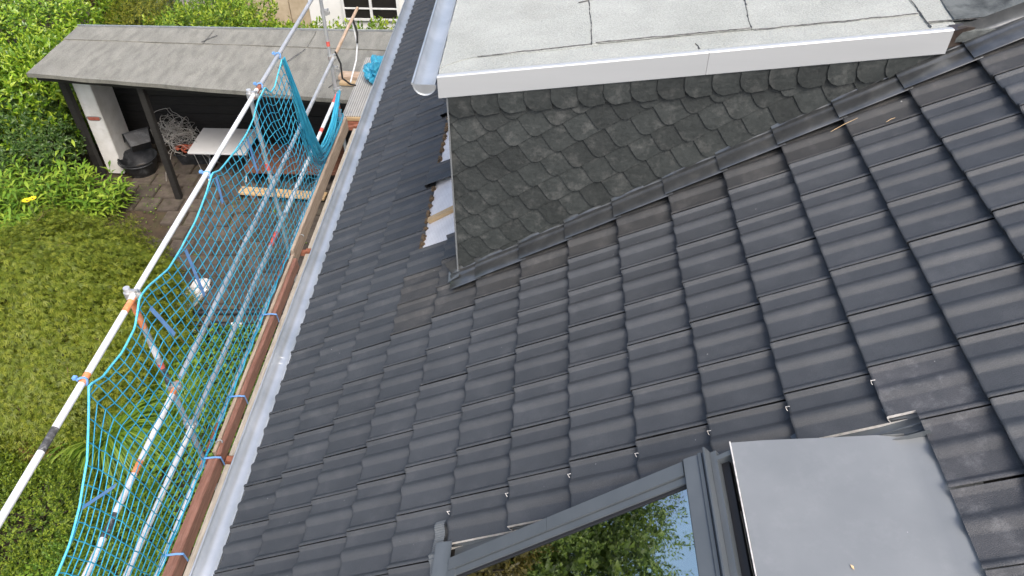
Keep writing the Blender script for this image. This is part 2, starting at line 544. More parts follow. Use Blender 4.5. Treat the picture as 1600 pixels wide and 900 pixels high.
# paving in front of the shed: stones with sunken joints
pav = MB().box((-6.2, 4.7, GZ - 0.06), (-0.2, 9.95, GZ - 0.008)).done('paving', M['soil'])
tag(pav, 'brown paved yard in front of the shed', None, kind='structure')
stone_meshes = []
for k in range(5):
    b = MB().box((-0.195, -0.195, -0.05), (0.195, 0.195, 0.02 + 0.003 * k), bev=0.012)
    stone_meshes.append(mesh_from('paving_stone', b.v, b.f))
    stone_meshes[-1].materials.append(M['stone'])
ns = 0
for i in range(14):
    for j in range(13):
        x = -6.05 + 0.42 * i + (0.2 if j % 2 else 0)
        y = 4.9 + 0.405 * j
        if x > -0.5 or y > 9.9 or (x < -4.9 and y < 7.6) or (x < -4.0 and y < 6.0):
            continue
        o = link('paving_stone', stone_meshes[(i * 7 + j * 3) % 5], None, pav, loc=(x, y, GZ))
        o.rotation_euler = (R(rng.normal(0, 0.5)), R(rng.normal(0, 0.5)), R(rng.normal(0, 0.8)))
        ns += 1

# ================================================================== HOUSE
house = thing('house', (0.0, 2.0, GZ), 'house with dark tiled roof, slate-hung dormer and roof window under construction', 'house')
# walls under the roof
MB().box((0.45, -5.2, GZ), (10.5, 9.4, -0.02)).done('wall', M['house_white'], house)
# roof boarding under the tiles (opening left for the roof window)
WV0, WV1 = 1.79, 3.29      # roof window opening along the slope
WU0, WU1 = -2.78, -1.84    # across
rb = MB()


def deck_piece(v0, v1, u0, u1, n0=-0.16, n1=-0.085):
    c = [RP(v, u, n) for n in (n0, n1) for (v, u) in ((v0, u0), (v1, u0), (v1, u1), (v0, u1))]
    rb.add(c, [(0, 3, 2, 1), (4, 5, 6, 7), (0, 1, 5, 4), (1, 2, 6, 5), (2, 3, 7, 6), (3, 0, 4, 7)])


deck_piece(0.03, WV0 + 0.08, -5.4, 9.3)
deck_piece(WV1 - 0.1, 7.2, -5.4, 9.3)
deck_piece(WV0 + 0.081, WV1 - 0.101, -5.4, WU0 + 0.05)
deck_piece(WV0 + 0.081, WV1 - 0.101, WU1 - 0.05, 9.3)
roof = rb.done('roof', M['dark_wood'], house)
# far slope so the house is closed from other sides
ridge = RP(7.2, 0, -0.1)
MB().add([(ridge[0], -5.4, ridge[2]), (ridge[0], 9.3, ridge[2]), (ridge[0] * 2, 9.3, -0.1), (ridge[0] * 2, -5.4, -0.1),
          (ridge[0], -5.4, ridge[2] - 0.15), (ridge[0], 9.3, ridge[2] - 0.15), (ridge[0] * 2, 9.3, -0.25), (ridge[0] * 2, -5.4, -0.25)],
         [(0, 1, 2, 3), (7, 6, 5, 4), (0, 4, 5, 1), (1, 5, 6, 2), (2, 6, 7, 3), (3, 7, 4, 0)]).done('back_slope', M['tile'], house)

# ---- tiles -------------------------------------------------------
SS = [-0.001, 0.0, 0.012, 0.035, 0.06, 0.085, 0.105, 0.12, 0.135, 0.15, 0.28, 0.395, 0.41, 0.43, 0.455, 0.485, 0.52, 0.555, 0.59, 0.625, 0.655, 0.68, 0.70, 0.715, 0.79, 0.885, 0.90, 0.92, 0.94, 0.96, 0.968, 0.976, 0.9765]
HR = 0.0215


def prof(s):
    if s < 0:
        return HR * 0.86 - 0.0018
    if s <= 0.035:
        return HR * (0.86 + 0.14 * math.sin(math.pi / 2 * s / 0.035))
    if s < 0.135:
        return HR * (0.5 + 0.5 * math.cos(math.pi * (s - 0.035) / 0.10))
    if 0.405 < s < 0.705:
        t = (s - 0.405) / 0.30
        return HR * 0.95 * (0.5 - 0.5 * math.cos(2 * math.pi * t)) ** 0.8
    if s > 0.9762:
        return HR * 0.80 - 0.005
    if s > 0.90:
        t = min(1, (s - 0.90) / 0.075)
        return HR * 0.80 * (0.5 - 0.5 * math.cos(math.pi * t))
    return 0.0


VROWS = [(0.007, -0.044), (-0.001, -0.014), (0.0005, -0.004), (0.005, -0.0005), (0.012, 0.0), (0.16, 0.0), (0.3486, 0.0), (0.415, 0.0)]


def tile_geom():
    v, f = [], []
    m = len(SS)
    for (vv, dn) in VROWS:
        for s in SS:
            h = prof(s)
            ease = 0.0
            v.append((vv, s * TW, h - 0.014 + dn - 0.044 * max(0, vv) / GAUGE + ease))
    for i in range(len(VROWS) - 1):
        for k in range(m - 1):
            f.append((i * m + k, (i + 1) * m + k, (i + 1) * m + k + 1, i * m + k + 1))
    return v, f


TV, TF = tile_geom()
tile_me = []
for k in range(3):
    me = mesh_from('tile', [(a, b + 0.0, c + rng.normal(0, 0.0002)) for a, b, c in TV], [tuple(reversed(q)) for q in TF], smooth=40)
    tile_me.append(me)
for me in tile_me:
    me.materials.append(M['tile'])
dusty_me = tile_me[0].copy()
dusty_me.materials.clear()
dusty_me.materials.append(M['tile_dusty'])

CHEEK_Y = 0.385
DORM_V = 1.574
CUT_U = -1.745
CUT_V0, CUT_V1 = 1.735, 3.94
holes = [
    (CUT_V0, CUT_V1, -3.2, CUT_U),             # roof window
    (DORM_V - 0.01, 9.9, CHEEK_Y + 0.005, 9.9),  # dormer
]


def cut_tile(v0, u0, rects, m_top):
    bm = bmesh.new()
    vs = [bm.verts.new(p) for p in TV]
    for q in TF:
        bm.faces.new([vs[i] for i in reversed(q)])
    for (a, b, c, d) in rects:
        for (pt, no) in (((a - v0, 0, 0), (1, 0, 0)), ((b - v0, 0, 0), (1, 0, 0)), ((0, c - u0, 0), (0, 1, 0)), ((0, d - u0, 0), (0, 1, 0))):
            bmesh.ops.bisect_plane(bm, geom=bm.verts[:] + bm.edges[:] + bm.faces[:], plane_co=pt, plane_no=no, dist=1e-5)
    kill = []
    for q in bm.faces:
        c = q.calc_center_median()
        for (a, b, cc, d) in rects:
            if a <= c.x + v0 <= b and cc <= c.y + u0 <= d:
                kill.append(q)
                break
    if len(kill) == len(bm.faces):
        bm.free()
        return None
    if kill:
        bmesh.ops.delete(bm, geom=kill, context='FACES')
        # cut faces: extrude the boundary that lies on a cut line downwards
        edges = []
        for e in bm.edges:
            if not e.is_boundary:
                continue
            p, q = e.verts[0].co, e.verts[1].co
            for (a, b, cc, d) in rects:
                if (abs(p.x + v0 - a) < 1e-4 and abs(q.x + v0 - a) < 1e-4) or (abs(p.x + v0 - b) < 1e-4 and abs(q.x + v0 - b) < 1e-4) or \
                   (abs(p.y + u0 - cc) < 1e-4 and abs(q.y + u0 - cc) < 1e-4) or (abs(p.y + u0 - d) < 1e-4 and abs(q.y + u0 - d) < 1e-4):
                    edges.append(e)
                    break
        if edges:
            before = set(bm.faces)
            r = bmesh.ops.extrude_edge_only(bm, edges=edges)
            for g in r['geom']:
                if isinstance(g, bmesh.types.BMVert):
                    g.co.z -= 0.016
            for q in bm.faces:
                if q not in before:
                    q.material_index = 1
    me = bpy.data.meshes.new('tile')
    bm.to_mesh(me)
    bm.free()
    me.shade_smooth()
    me.set_sharp_from_angle(angle=R(40))
    me.materials.append(m_top)
    me.materials.append(M['cut_edge'])
    return me


NT = 0
missing = {(3, 3), (3, 4), (3, 5), (3, 7), (3, 8), (3, 9)}
for i in range(0, 16):
    for j in range(-11, 30):
        v0, u0 = i * GAUGE, j * TW
        if i == 0:
            v0 = 0.012
        if i >= 4 and j >= 2 and not (i == 4 and j == 2):
            continue
        if (i, j) in missing:
            continue
        # leave out what the photograph cannot show (nearer than its lower edge / behind the roof window)
        if i <= 3 and j < -8 or i > 11 and j < -9:
            continue
        if i in (6, 7, 8, 9, 10) and j < -7:
            continue
        # rough cull by the camera's view
        rects = []
        for h in holes:
            if v0 + 0.415 > h[0] and v0 < h[1] and u0 + TW * 1.03 > h[2] and u0 < h[3]:
                rects.append(h)
        dusty = i >= 3 and j in (0, 1)
        chalk = i == 11 and j < -5
        if rects:
            me = cut_tile(v0, u0, rects, M['tile_chalky'] if chalk else (M['tile_dusty'] if dusty else M['tile']))
            if me is None:
                continue
        else:
            me = dusty_me if dusty else tile_me[(i * 5 + j * 3) % 3]
        o = link('tile', me, None, roof, loc=RP(v0 + rng.normal(0, 0.0022), u0 + rng.normal(0, 0.0006), rng.normal(0, 0.0005)))
        o.rotation_euler = (R(rng.normal(0, 0.1)), -PITCH + R(rng.normal(0, 0.16)), R(rng.normal(0, 0.09)))
        NT += 1
print('tiles', NT)

# gap in the tiling beside the dormer: white perforated underlay, battens, jagged tile heads
ul = MB()
ul.add([RP(1.0, 0.85, -0.07), RP(1.60, 0.85, -0.07), RP(1.60, 3.2, -0.07), RP(1.0, 3.2, -0.07)], [(0, 1, 2, 3)])
o = ul.done('underlay', M['underlay'], roof)
uv = o.data.uv_layers.new(name='UVMap')
for li, loop in enumerate(o.data.loops):
    uv.data[li].uv = [(0, 0), (0.6, 0), (0.6, 2.35), (0, 2.35)][o.data.loops[li].vertex_index]
for (v, u0, u1) in ((1.50, 0.86, 3.15),):
    b = MB()
    c = [RP(a, q, n) for n in (-0.069, -0.045) for (a, q) in ((v, u0), (v + 0.04, u0), (v + 0.04, u1), (v, u1))]
    b.add(c, [(0, 3, 2, 1), (4, 5, 6, 7), (0, 1, 5, 4), (1, 2, 6, 5), (2, 3, 7, 6), (3, 0, 4, 7)])
    b.done('batten', M['wood_new'], roof)
b = MB()
c = [RP(a, q, n) for n in (-0.068, -0.035) for (a, q) in ((1.135, 1.28), (1.58, 1.28), (1.58, 1.33), (1.135, 1.33))]
b.add(c, [(0, 3, 2, 1), (4, 5, 6, 7), (0, 1, 5, 4), (1, 2, 6, 5), (2, 3, 7, 6), (3, 0, 4, 7)])
b.done('counter_batten', M['wood_new'], roof)
for j in (3, 4, 5, 7, 8, 9):
    for q in rng.uniform(0.0, 0.22, 4) + np.array((0.0, 0.25, 0.5, 0.75)):
        b = MB()
        u = (j + q) * TW
        n0 = -0.048
        c = [RP(a, y, n) for n in (n0 - 0.022, n0 + 0.004) for (a, y) in ((1.095, u - 0.028), (1.122 + 0.012 * rng.random(), u - 0.014 * rng.random()), (1.12 + 0.01 * rng.random(), u + 0.02 * rng.random()), (1.095, u + 0.03))]
        b.add(c, [(0, 3, 2, 1), (4, 5, 6, 7), (0, 1, 5, 4), (1, 2, 6, 5), (2, 3, 7, 6), (3, 0, 4, 7)])
        b.done('tile_nib', M['nib'], roof)

# small white storm clips on the tile corners round the window
for i in range(5, 12):
    b = MB()
    v, u = i * GAUGE, -1.5 - 0.075
    p = [RP(v + 0.012, u, 0.002), RP(v - 0.004, u, 0.006), RP(v - 0.006, u - 0.001, -0.012), RP(v - 0.004, u - 0.006, -0.016)]
    b.tube(p, 0.0016, 5)
    b.done('storm_clip', M['cut_edge'], roof, smooth=60)

# stepped flashings along the dormer cheek, one per course
FP = [(0.384, 0.105), (0.379, 0.045), (0.372, 0.028), (0.362, 0.030), (0.350, 0.040), (0.338, 0.043), (0.328, 0.034), (0.318, 0.022), (0.306, 0.020),
      (0.290, 0.022), (0.262, 0.020), (0.215, 0.010), (0.211, 0.002)]
for i in range(4, 15):
    va, vb = i * GAUGE - 0.012, (i + 1) * GAUGE + 0.03
    if i == 4:
        va = DORM_V - 0.05
    rows = []
    for t in (0.0, 0.002, 0.006, 0.5, 1.0):
        v = va + (vb - va) * t
        drop = -0.036 * (v - va) / GAUGE
        row = []
        for k, (u, n) in enumerate(FP):
            nn = n + drop + 0.003 + 0.002 * mnoise.noise(Vector((v * 9, k * 0.7, i)))
            if t == 0.0:
                nn -= 0.012
            if t == 0.002:
                nn -= 0.002
            nn = nn * (0.5 if k > 2 else 1.0)
            row.append(RP(v, u + 0.003 * mnoise.noise(Vector((v * 7, i, k * 0.4))), nn))
        rows.append(row)
    MB().sheet(rows).done('cheek_flashing', M['flash'], roof, smooth=50)
# light grey flashing tongue at the foot of the cheek
MB().sheet([[RP(v, u, 0.012 + 0.012 * math.sin((u - 0.2) * 40) * 0.3 + 0.004 * k) for u in np.linspace(0.29, 0.40, 9)] for k, v in enumerate((1.50, 1.54, 1.60))]).done('flashing_tongue', M['anth'], roof, smooth=60)

# ---- gutter ------------------------------------------------------
def half_gutter(name, cx, cz, r, y0, y1, parent, thick=0.004, seg=14, lip=0.009, rings=()):
    b = MB()
    prf = []
    for k in range(seg + 1):
        a = math.pi + math.pi * k / seg
        prf.append((cx + r * math.cos(a), cz + r * math.sin(a)))
    ys = np.linspace(y0, y1, 40)
    rows = [[(p[0], y, p[1] + 0.003 * mnoise.noise(Vector((y * 1.3, cx * 9, 3)))) for p in prf] for y in ys]
    b.sheet(rows)
    rows2 = [[(cx + (p[0] - cx) * (1 - thick / r), y, cz + (p[1] - cz) * (1 - thick / r)) for p in prf] for y in (y0, y1)]
    b.sheet(rows2)
    g = b.done(name, M['zinc'], parent, smooth=50)
    MB().tube([(cx - r - 0.004, y, cz + 0.004) for y in (y0, (y0 + y1) / 2, y1)], lip, 10).done('rolled_lip', M['zinc'], g, smooth=60)
    for y in rings:
        bb = MB()
        for dy in (-0.03, 0.03):
            bb.tube([(cx + (r - 0.003) * math.cos(math.pi + math.pi * k / 16), y + dy, cz + (r - 0.003) * math.sin(math.pi + math.pi * k / 16)) for k in range(17)], 0.002, 6)
        bb.done('soldered_joint', M['zinc'], g, smooth=60)
    return g


gut = half_gutter('gutter', -0.073, -0.052, 0.073, -5.3, 9.3, house, lip=0.0075, rings=(0.33, 5.1))
# drip sheet from under the first course into the gutter
b = MB()
b.sheet([[(0.16, y, 0.045), (0.035, y, -0.033), (0.006, y, -0.052), (-0.008, y, -0.095 + 0.006 * mnoise.noise(Vector((y * 5, 0, 0))))] for y in np.linspace(-5.3, 9.3, 80)])
b.done('drip_sheet', M['zinc'], house, smooth=40)

# ---- dormer ------------------------------------------------------
KX, KZ, KS = 1.29, 2.30, 0.1217        # flat-roof plane


def flat_z(x):
    return KZ + (x - KX) * KS


XE = 4.30
b = MB()
b.prism([(1.345, 0.55), (1.345, flat_z(1.345) - 0.06), (XE, flat_z(XE) - 0.06), (XE, 2.2), (2.0, 0.9)], 'y', CHEEK_Y + 0.02, 8.6)
dormer = b.done('dormer', M['slate'], house)

# slates on the cheek
E1 = np.array((0.1305, 0.0775))
D1 = np.array((0.1325, -0.107))
ORG = np.array((1.743, 1.878))
TSE, TSD = 0.0085, 0.0065


def cheek_poly_clip(poly):
    """clip an xz polygon to the cheek outline (convex)"""
    zr = lambda x: x * SP / CP
    planes = [((1.343, 0), (1, 0)),
              ((1.29, flat_z(1.29) - 0.085), (KS, -1.0)),
              ((0, 0.012), (-SP, CP))]
    for (pt, no) in planes:
        out = []
        n = len(poly)
        for a in range(n):
            p, q = poly[a], poly[(a + 1) % n]
            dp = (p[0] - pt[0]) * no[0] + (p[1] - pt[1]) * no[1]
            dq = (q[0] - pt[0]) * no[0] + (q[1] - pt[1]) * no[1]
            if dp >= 0:
                out.append(p)
            if (dp >= 0) != (dq >= 0):
                t = dp / (dp - dq)
                out.append((p[0] + (q[0] - p[0]) * t, p[1] + (q[1] - p[1]) * t))
        poly = out
        if len(poly) < 3:
            return None
    return poly


def slate_plate(poly, lift, name='slate', mt='slate'):
    """thin plate on the cheek; lift(x,z) = distance of its face in front of the cheek wall"""
    n = len(poly)
    front = [(x, CHEEK_Y - lift(x, z), z) for x, z in poly]
    back = [(x, CHEEK_Y - lift(x, z) + 0.006, z) for x, z in poly]
    f = [tuple(range(n)), tuple(reversed(range(n, 2 * n)))]
    for i in range(n):
        j = (i + 1) % n
        f.append((i, i + n, j + n, j))
    b = MB().add(front + back, f)
    return b.done(name, M[mt], dormer)


NS = 0
inv = np.linalg.inv(np.array([E1, D1]).T)
curve = [(0.0, 0.0), (-0.11, 0.35), (-0.20, 0.62), (-0.245, 0.79), (-0.235, 0.90), (-0.17, 0.985), (-0.05, 1.03), (0.10, 1.03), (0.3, 1.01)]
for a in range(-8, 24):
    for bb in range(-16, 12):
        T = ORG + a * E1 + bb * D1 + rng.normal(0, 0.0035, 2)
        pts = [(1.12, -0.15), (0.05, -0.15)] + curve + [(1.12, 1.0)]
        jit = rng.normal(0, 0.012)
        poly = [tuple(T + (e + jit) * E1 + d * D1) for e, d in pts]
        poly = cheek_poly_clip(poly)
        if poly is None:
            continue
        ar = 0.5 * abs(sum(poly[i][0] * poly[(i + 1) % len(poly)][1] - poly[(i + 1) % len(poly)][0] * poly[i][1] for i in range(len(poly))))
        if ar < 0.0008:
            continue
        lj = rng.normal(0, 0.0009)

        def lift(x, z, T=T, lj=lj):
            e, d = inv @ (np.array((x, z)) - T)
            return 0.004 + TSE * (1 - e) + TSD * d + lj

        slate_plate(poly, lift)
        NS += 1
# top row, upright slates under the fascia, overlapping to the left
x = 1.33
k = 0
while x < 3.9:
    w = 0.1535
    zt = flat_z(x) - 0.02
    hgt = 0.226
    c = [(0.0, 0.0), (0.0, -hgt + 0.075), (0.012, -hgt + 0.04), (0.04, -hgt + 0.012), (0.075, -hgt), (w + 0.01, -hgt + KS * w)]
    poly = [(x + dx, zt + dz) for dx, dz in c] + [(x + w + 0.01, zt + KS * w)]
    poly = cheek_poly_clip(poly)
    if poly:
        slate_plate(poly, lambda xx, zz, x=x: 0.028 + 0.009 * (1 - (xx - x) / 0.16))
        NS += 1
    x += w + rng.normal(0, 0.003)
print('slates', NS)
# corner strip on the dormer edge
MB().box((1.332, CHEEK_Y - 0.028, 0.80), (1.342, CHEEK_Y + 0.03, flat_z(1.34) - 0.10)).done('corner_strip', M['apron'], dormer)

# flat roof base + felt sheets, seams
b = MB()
b.add([(1.29, 0.36, flat_z(1.29) - 0.004), (XE + 0.05, 0.36, flat_z(XE + 0.05) - 0.004), (XE + 0.05, 8.7, flat_z(XE + 0.05) - 0.004), (1.29, 8.7, flat_z(1.29) - 0.004),
       (1.29, 0.36, flat_z(1.29) - 0.06), (XE + 0.05, 0.36, flat_z(XE + 0.05) - 0.06), (XE + 0.05, 8.7, flat_z(XE + 0.05) - 0.06), (1.29, 8.7, flat_z(1.29) - 0.06)],
      [(0, 1, 2, 3), (7, 6, 5, 4), (0, 4, 5, 1), (1, 5, 6, 2), (2, 6, 7, 3), (3, 7, 4, 0)])
b.done('flat_roof_board', M['felt_dark'], dormer)


def felt(x0, x1, y0, y1, lift, wob=0.006, mt='felt', corner=False):
    nx, ny = 26, 26
    rows = []
    for a in range(ny):
        y = y0 + (y1 - y0) * (a / (ny - 1)) ** 1.6
        r = []
        for c in range(nx):
            x = x0 + (x1 - x0) * c / (nx - 1)
            yy = y + (wob * mnoise.noise(Vector((x * 4, y0 * 7, lift * 900))) if a in (0,) else 0)
            xx = x + (wob * 1.6 * mnoise.noise(Vector((x0 * 7, y * 5, lift * 900))) if c in (0, nx - 1) else 0)
            if corner and a == 0 and c < 7:
                yy -= 0.0 + 0.10 * (1 - c / 6.0) ** 2
            z = flat_z(xx) + lift + 0.0012 * mnoise.noise(Vector((xx * 3, yy * 3, 1)))
            r.append((xx, yy, z))
        rows.append(r)
    b = MB().sheet(rows)
    # turned-down edges (4 mm felt)
    edge = [rows[0][c] for c in range(nx)]
    b.sheet([edge, [(p[0], p[1], p[2] - 0.004) for p in edge]])
    e2 = [rows[a][0] for a in range(ny)]
    b.sheet([e2, [(p[0], p[1], p[2] - 0.004) for p in e2]])
    e3 = [rows[a][-1] for a in range(ny)]
    b.sheet([e3, [(p[0], p[1], p[2] - 0.004) for p in e3]])
    b.done('felt_sheet', M[mt], dormer, smooth=40)


felt(1.285, 4.10, 0.385, 0.75, 0.002)
felt(1.285, 2.20, 0.585, 8.6, 0.006, corner=True)
felt(2.17, 3.09, 0.61, 8.6, 0.010)
felt(3.075, 3.985, 0.60, 1.6, 0.006)
felt(3.97, 4.36, 0.48, 8.6, 0.010)
felt(3.075, 3.98, 1.15, 8.6, 0.0115)


def seam(p0, p1, w, n=110, lift=0.0145):
    """squeezed-out bitumen bead with ragged edges"""
    b = MB()
    v, f = [], []
    d = Vector((p1[0] - p0[0], p1[1] - p0[1])).normalized()
    nrm = Vector((-d.y, d.x))
    for i in range(n):
        t = i / (n - 1)
        x = p0[0] + (p1[0] - p0[0]) * t
        y = p0[1] + (p1[1] - p0[1]) * t
        wob = 0.008 * mnoise.noise(Vector((x * 9, y * 9, p0[0]))) + 0.004 * mnoise.noise(Vector((x * 40, y * 40, p0[0])))
        hw = 0.75 * w * (0.15 + 1.3 * abs(mnoise.noise(Vector((x * 23, y * 23, 5 + p0[1])))))
        for s in (-1, 0, 1):
            xx, yy = x + nrm.x * (wob + s * hw), y + nrm.y * (wob + s * hw)
            v.append((xx, yy, flat_z(xx) + lift + (0.003 if s == 0 else -0.004)))
    for i in range(n - 1):
        for s in range(2):
            f.append((i * 3 + s, i * 3 + s + 1, (i + 1) * 3 + s + 1, (i + 1) * 3 + s))
    b.add(v, f).done('bitumen_seam', M['bitumen'], dormer, smooth=80)


seam((1.50, 0.585), (2.17, 0.605), 0.004, lift=0.0105)
seam((2.19, 0.612), (3.06, 0.612), 0.005)
seam((3.08, 0.60), (3.96, 0.60), 0.004, lift=0.0105)
seam((3.97, 0.48), (4.3, 0.46), 0.004)
seam((2.168, 0.615), (2.18, 3.0), 0.011, lift=0.012)
seam((3.065, 0.605), (3.11, 1.2), 0.012, lift=0.0125)
seam((3.965, 0.42), (3.995, 1.4), 0.012, lift=0.012)
seam((2.755, 0.43), (2.742, 0.50), 0.010, n=12, lift=0.006)
seam((2.1, 1.22), (2.75, 1.36), 0.006, lift=0.013)
# dark torched strip where the flat roof runs into the tiled slope
b = MB()
b.sheet([[(4.06 + 0.10 * mnoise.noise(Vector((y * 3, 0, 0))) + 0.12 * min(1.0, max(0, 1.2 - y)), y, flat_z(4.12) + 0.0165), (4.30, y, flat_z(4.30) + 0.018), (4.44, y, RP(5.2, 0, 0.03)[2]), (4.75, y, RP(5.6, 0, 0.02)[2])] for y in np.linspace(0.47, 6, 40)])
b.done('torched_upstand', M['felt_dark'], dormer, smooth=60)

# white fascia with its top rim
def fascia(x0, x1, name, mt):
    b = MB()
    prf = [(0.400, 0.012), (0.375, 0.020), (0.350, 0.022), (0.345, 0.016), (0.3445, -0.045), (0.345, -0.112), (0.349, -0.117), (0.366, -0.117), (0.366, -0.10)]
    rows = []
    for x in np.linspace(x0, x1, 12):
        rows.append([(x, y, flat_z(x) + z) for y, z in prf])
    b.sheet(rows)
    v = [rows[0][k] for k in range(len(prf))]
    b.add(v, [tuple(range(len(v)))])
    v = [rows[-1][k] for k in range(len(prf))]
    b.add(v, [tuple(range(len(v)))])
    return b.done(name, M[mt], dormer)


fa = fascia(1.288, 2.795, 'fascia', 'white_alu')
fb = fascia(2.797, 4.052, 'fascia', 'white_alu')
# brown end pieces where the fascia meets the tiles
b = MB()
x0 = 4.053
b.add([(x0, 0.35, flat_z(x0) + 0.012), (x0 + 0.07, 0.36, flat_z(x0) + 0.03), (x0 + 0.065, 0.37, flat_z(x0) - 0.075), (x0, 0.35, flat_z(x0) - 0.085),
       (x0 + 0.17, 0.40, flat_z(x0) + 0.012), (x0 + 0.16, 0.40, flat_z(x0) - 0.05), (x0, 0.43, flat_z(x0) + 0.01), (x0 + 0.07, 0.43, flat_z(x0) + 0.02), (x0 + 0.17, 0.45, flat_z(x0) + 0.01)],
      [(0, 3, 2, 1), (1, 2, 5, 4), (0, 1, 7, 6), (1, 4, 8, 7)])
b.done('end_cap', M['brown_metal'], dormer)
for k in range(7):
    bm_ = MB()
    cx, cy = 4.09 + 0.16 * rng.random(), 0.36 + 0.05 * rng.random()
    s = 0.012 + 0.014 * rng.random()
    bm_.obox((cx, cy, flat_z(cx) - 0.05 + 0.03 * rng.random()), (s * 1.5, s, s * 0.8), Matrix.Rotation(rng.random() * 3, 3, Vector((0.3, 0.5, 1)).normalized()))
    bm_.done('mortar_crumb', M['slab'], dormer)

# dormer gutter with end cap
dg = half_gutter('dormer_gutter', 1.210, 2.268, 0.066, 0.352, 8.6, dormer, seg=14, lip=0.007)
b = MB()
prf = [(1.210 + 0.064 * math.cos(math.pi + math.pi * k / 16), 0.354, 2.268 + 0.064 * math.sin(math.pi + math.pi * k / 16)) for k in range(17)]
b.add(prf, [tuple(range(17))])
b.tube([(1.210 + 0.066 * math.cos(math.pi + math.pi * k / 16), 0.352, 2.268 + 0.066 * math.sin(math.pi + math.pi * k / 16)) for k in range(17)], 0.004, 6)
b.done('stop_end', M['zinc'], dg, smooth=40)

# ---- roof window on its raised wedge frame ------------------------
win = bpy.data.objects.new('roof_window', None)
COL.objects.link(win)
win.parent = house
win.location = Vector(RP(WV0, -2.3, 0)) - world_loc(house)
L0, N0, L1, N1 = 1.787, 0.005, 3.100, 0.212
wd = Vector((L1 - L0, N1 - N0)).normalized()
WLEN = Vector((L1 - L0, N1 - N0)).length


def WP(w, u, h=0.0):
    """window coordinates: along the sash from its foot, across, out of the pane"""
    v = L0 + wd.x * w - wd.y * h
    n = N0 + wd.y * w + wd.x * h
    return RP(v, u, n)


def wbox(b, w0, w1, u0, u1, h0, h1):
    c = [WP(w, u, h) for h in (h0, h1) for (w, u) in ((w0, u0), (w1, u0), (w1, u1), (w0, u1))]
    b.add(c, [(0, 3, 2, 1), (4, 5, 6, 7), (0, 1, 5, 4), (1, 2, 6, 5), (2, 3, 7, 6), (3, 0, 4, 7)])
    return b


# wedge walls below the frame
wall = [RP(1.79, 0, -0.1), RP(1.79, 0, 0.0), RP(3.10, 0, 0.2), RP(3.28, 0, 0.235), RP(3.28, 0, -0.1)]
for u in (WU1 - 0.03, WU0 + 0.03):
    v = [(p[0], u, p[2]) for p in wall] + [(p[0], u - 0.02, p[2]) for p in wall]
    n = len(wall)
    b = MB()
    b.add(v, [tuple(range(n)), tuple(reversed(range(n, 2 * n)))] + [(i, i + n, (i + 1) % n + n, (i + 1) % n) for i in range(n)])
    b.done('wedge_frame', M['anth'], win)
# side rails: outer cover, step line, inner glazing bead
for (ua, ub, sgn) in ((WU1, WU1 - 0.062, 1), (WU0, WU0 + 0.062, -1)):
    b = MB()
    u0, u1 = sorted((ua, ub))
    wbox(b, 0.0, 0.60, u0, u1, -0.05, 0.0)
    b.done('side_rail', M['anth'], win)
    b = MB()
    wbox(b, 0.602, 1.30, u0, u1, -0.05, 0.0012)
    b.done('side_rail', M['anth'], win)
    b = MB()
    i0, i1 = sorted((ub - sgn * 0.004, ub - sgn * 0.034))
    wbox(b, 0.02, 1.31, i0, i1, -0.05, -0.008)
    b.done('glazing_bead', M['anth'], win)
    b = MB()
    i0, i1 = sorted((ub - sgn * 0.0342, ub - sgn * 0.046))
    wbox(b, 0.03, 1.305, i0, i1, -0.05, -0.016)
    b.done('gasket', M['black'], win)
b = MB()
wbox(b, -0.012, 0.045, WU0 + 0.063, WU1 - 0.063, -0.05, -0.004)
b.done('bottom_rail', M['anth'], win)
# lower sheet and pleated apron below the window
b = MB()
b.sheet([[RP(v, u, n) for u in np.linspace(WU0 - 0.1, -1.745, 24)] for v, n in ((1.70, 0.012), (1.74, 0.010), (1.782, -0.004), (1.79, 0.0))])
b.done('sill_flashing', M['anth'], win, smooth=60)
b = MB()
rows = []
us = np.linspace(-3.0, -1.60, 420)
for v, dn in ((1.655, 0.010), (1.685, 0.012), (1.715, 0.013)):
    rows.append([RP(v + 0.006 * math.sin(u * 22), u, prof(((u / TW) % 1.0)) * 0.9 - 0.012 - 0.030 * (v - 4 * GAUGE) / GAUGE + dn + 0.0025 * math.sin(u * 2 * math.pi / 0.011)) for u in us])
b.sheet(rows)
b.done('pleated_apron', M['lead_strip'], win, smooth=80)
# pane
b = MB()
wbox(b, 0.04, 1.312, WU0 + 0.1, WU1 - 0.1, -0.030, -0.022)
b.done('pane', M['pane'], win)
# room seen dimly behind the pane
b = MB()
c = [RP(1.9, WU1 - 0.11, -0.1), RP(3.1, WU1 - 0.11, -0.1), RP(3.1, WU0 + 0.11, -0.1), RP(1.9, WU0 + 0.11, -0.1)]
lo = [(p[0], p[1], p[2] - 1.1) for p in c]
b.add(c + lo, [(0, 1, 5, 4), (1, 2, 6, 5), (2, 3, 7, 6), (3, 0, 4, 7), (4, 5, 6, 7)])
b.done('shaft_lining', mat('pale_green_lining', (0.3, 0.42, 0.24), (0.34, 0.46, 0.28), rough=0.8), win)
b = MB().box((1.9, -2.6, 0.0), (2.9, -2.05, 0.35))
b.done('shaft_beam', M['bench_wood'], win)
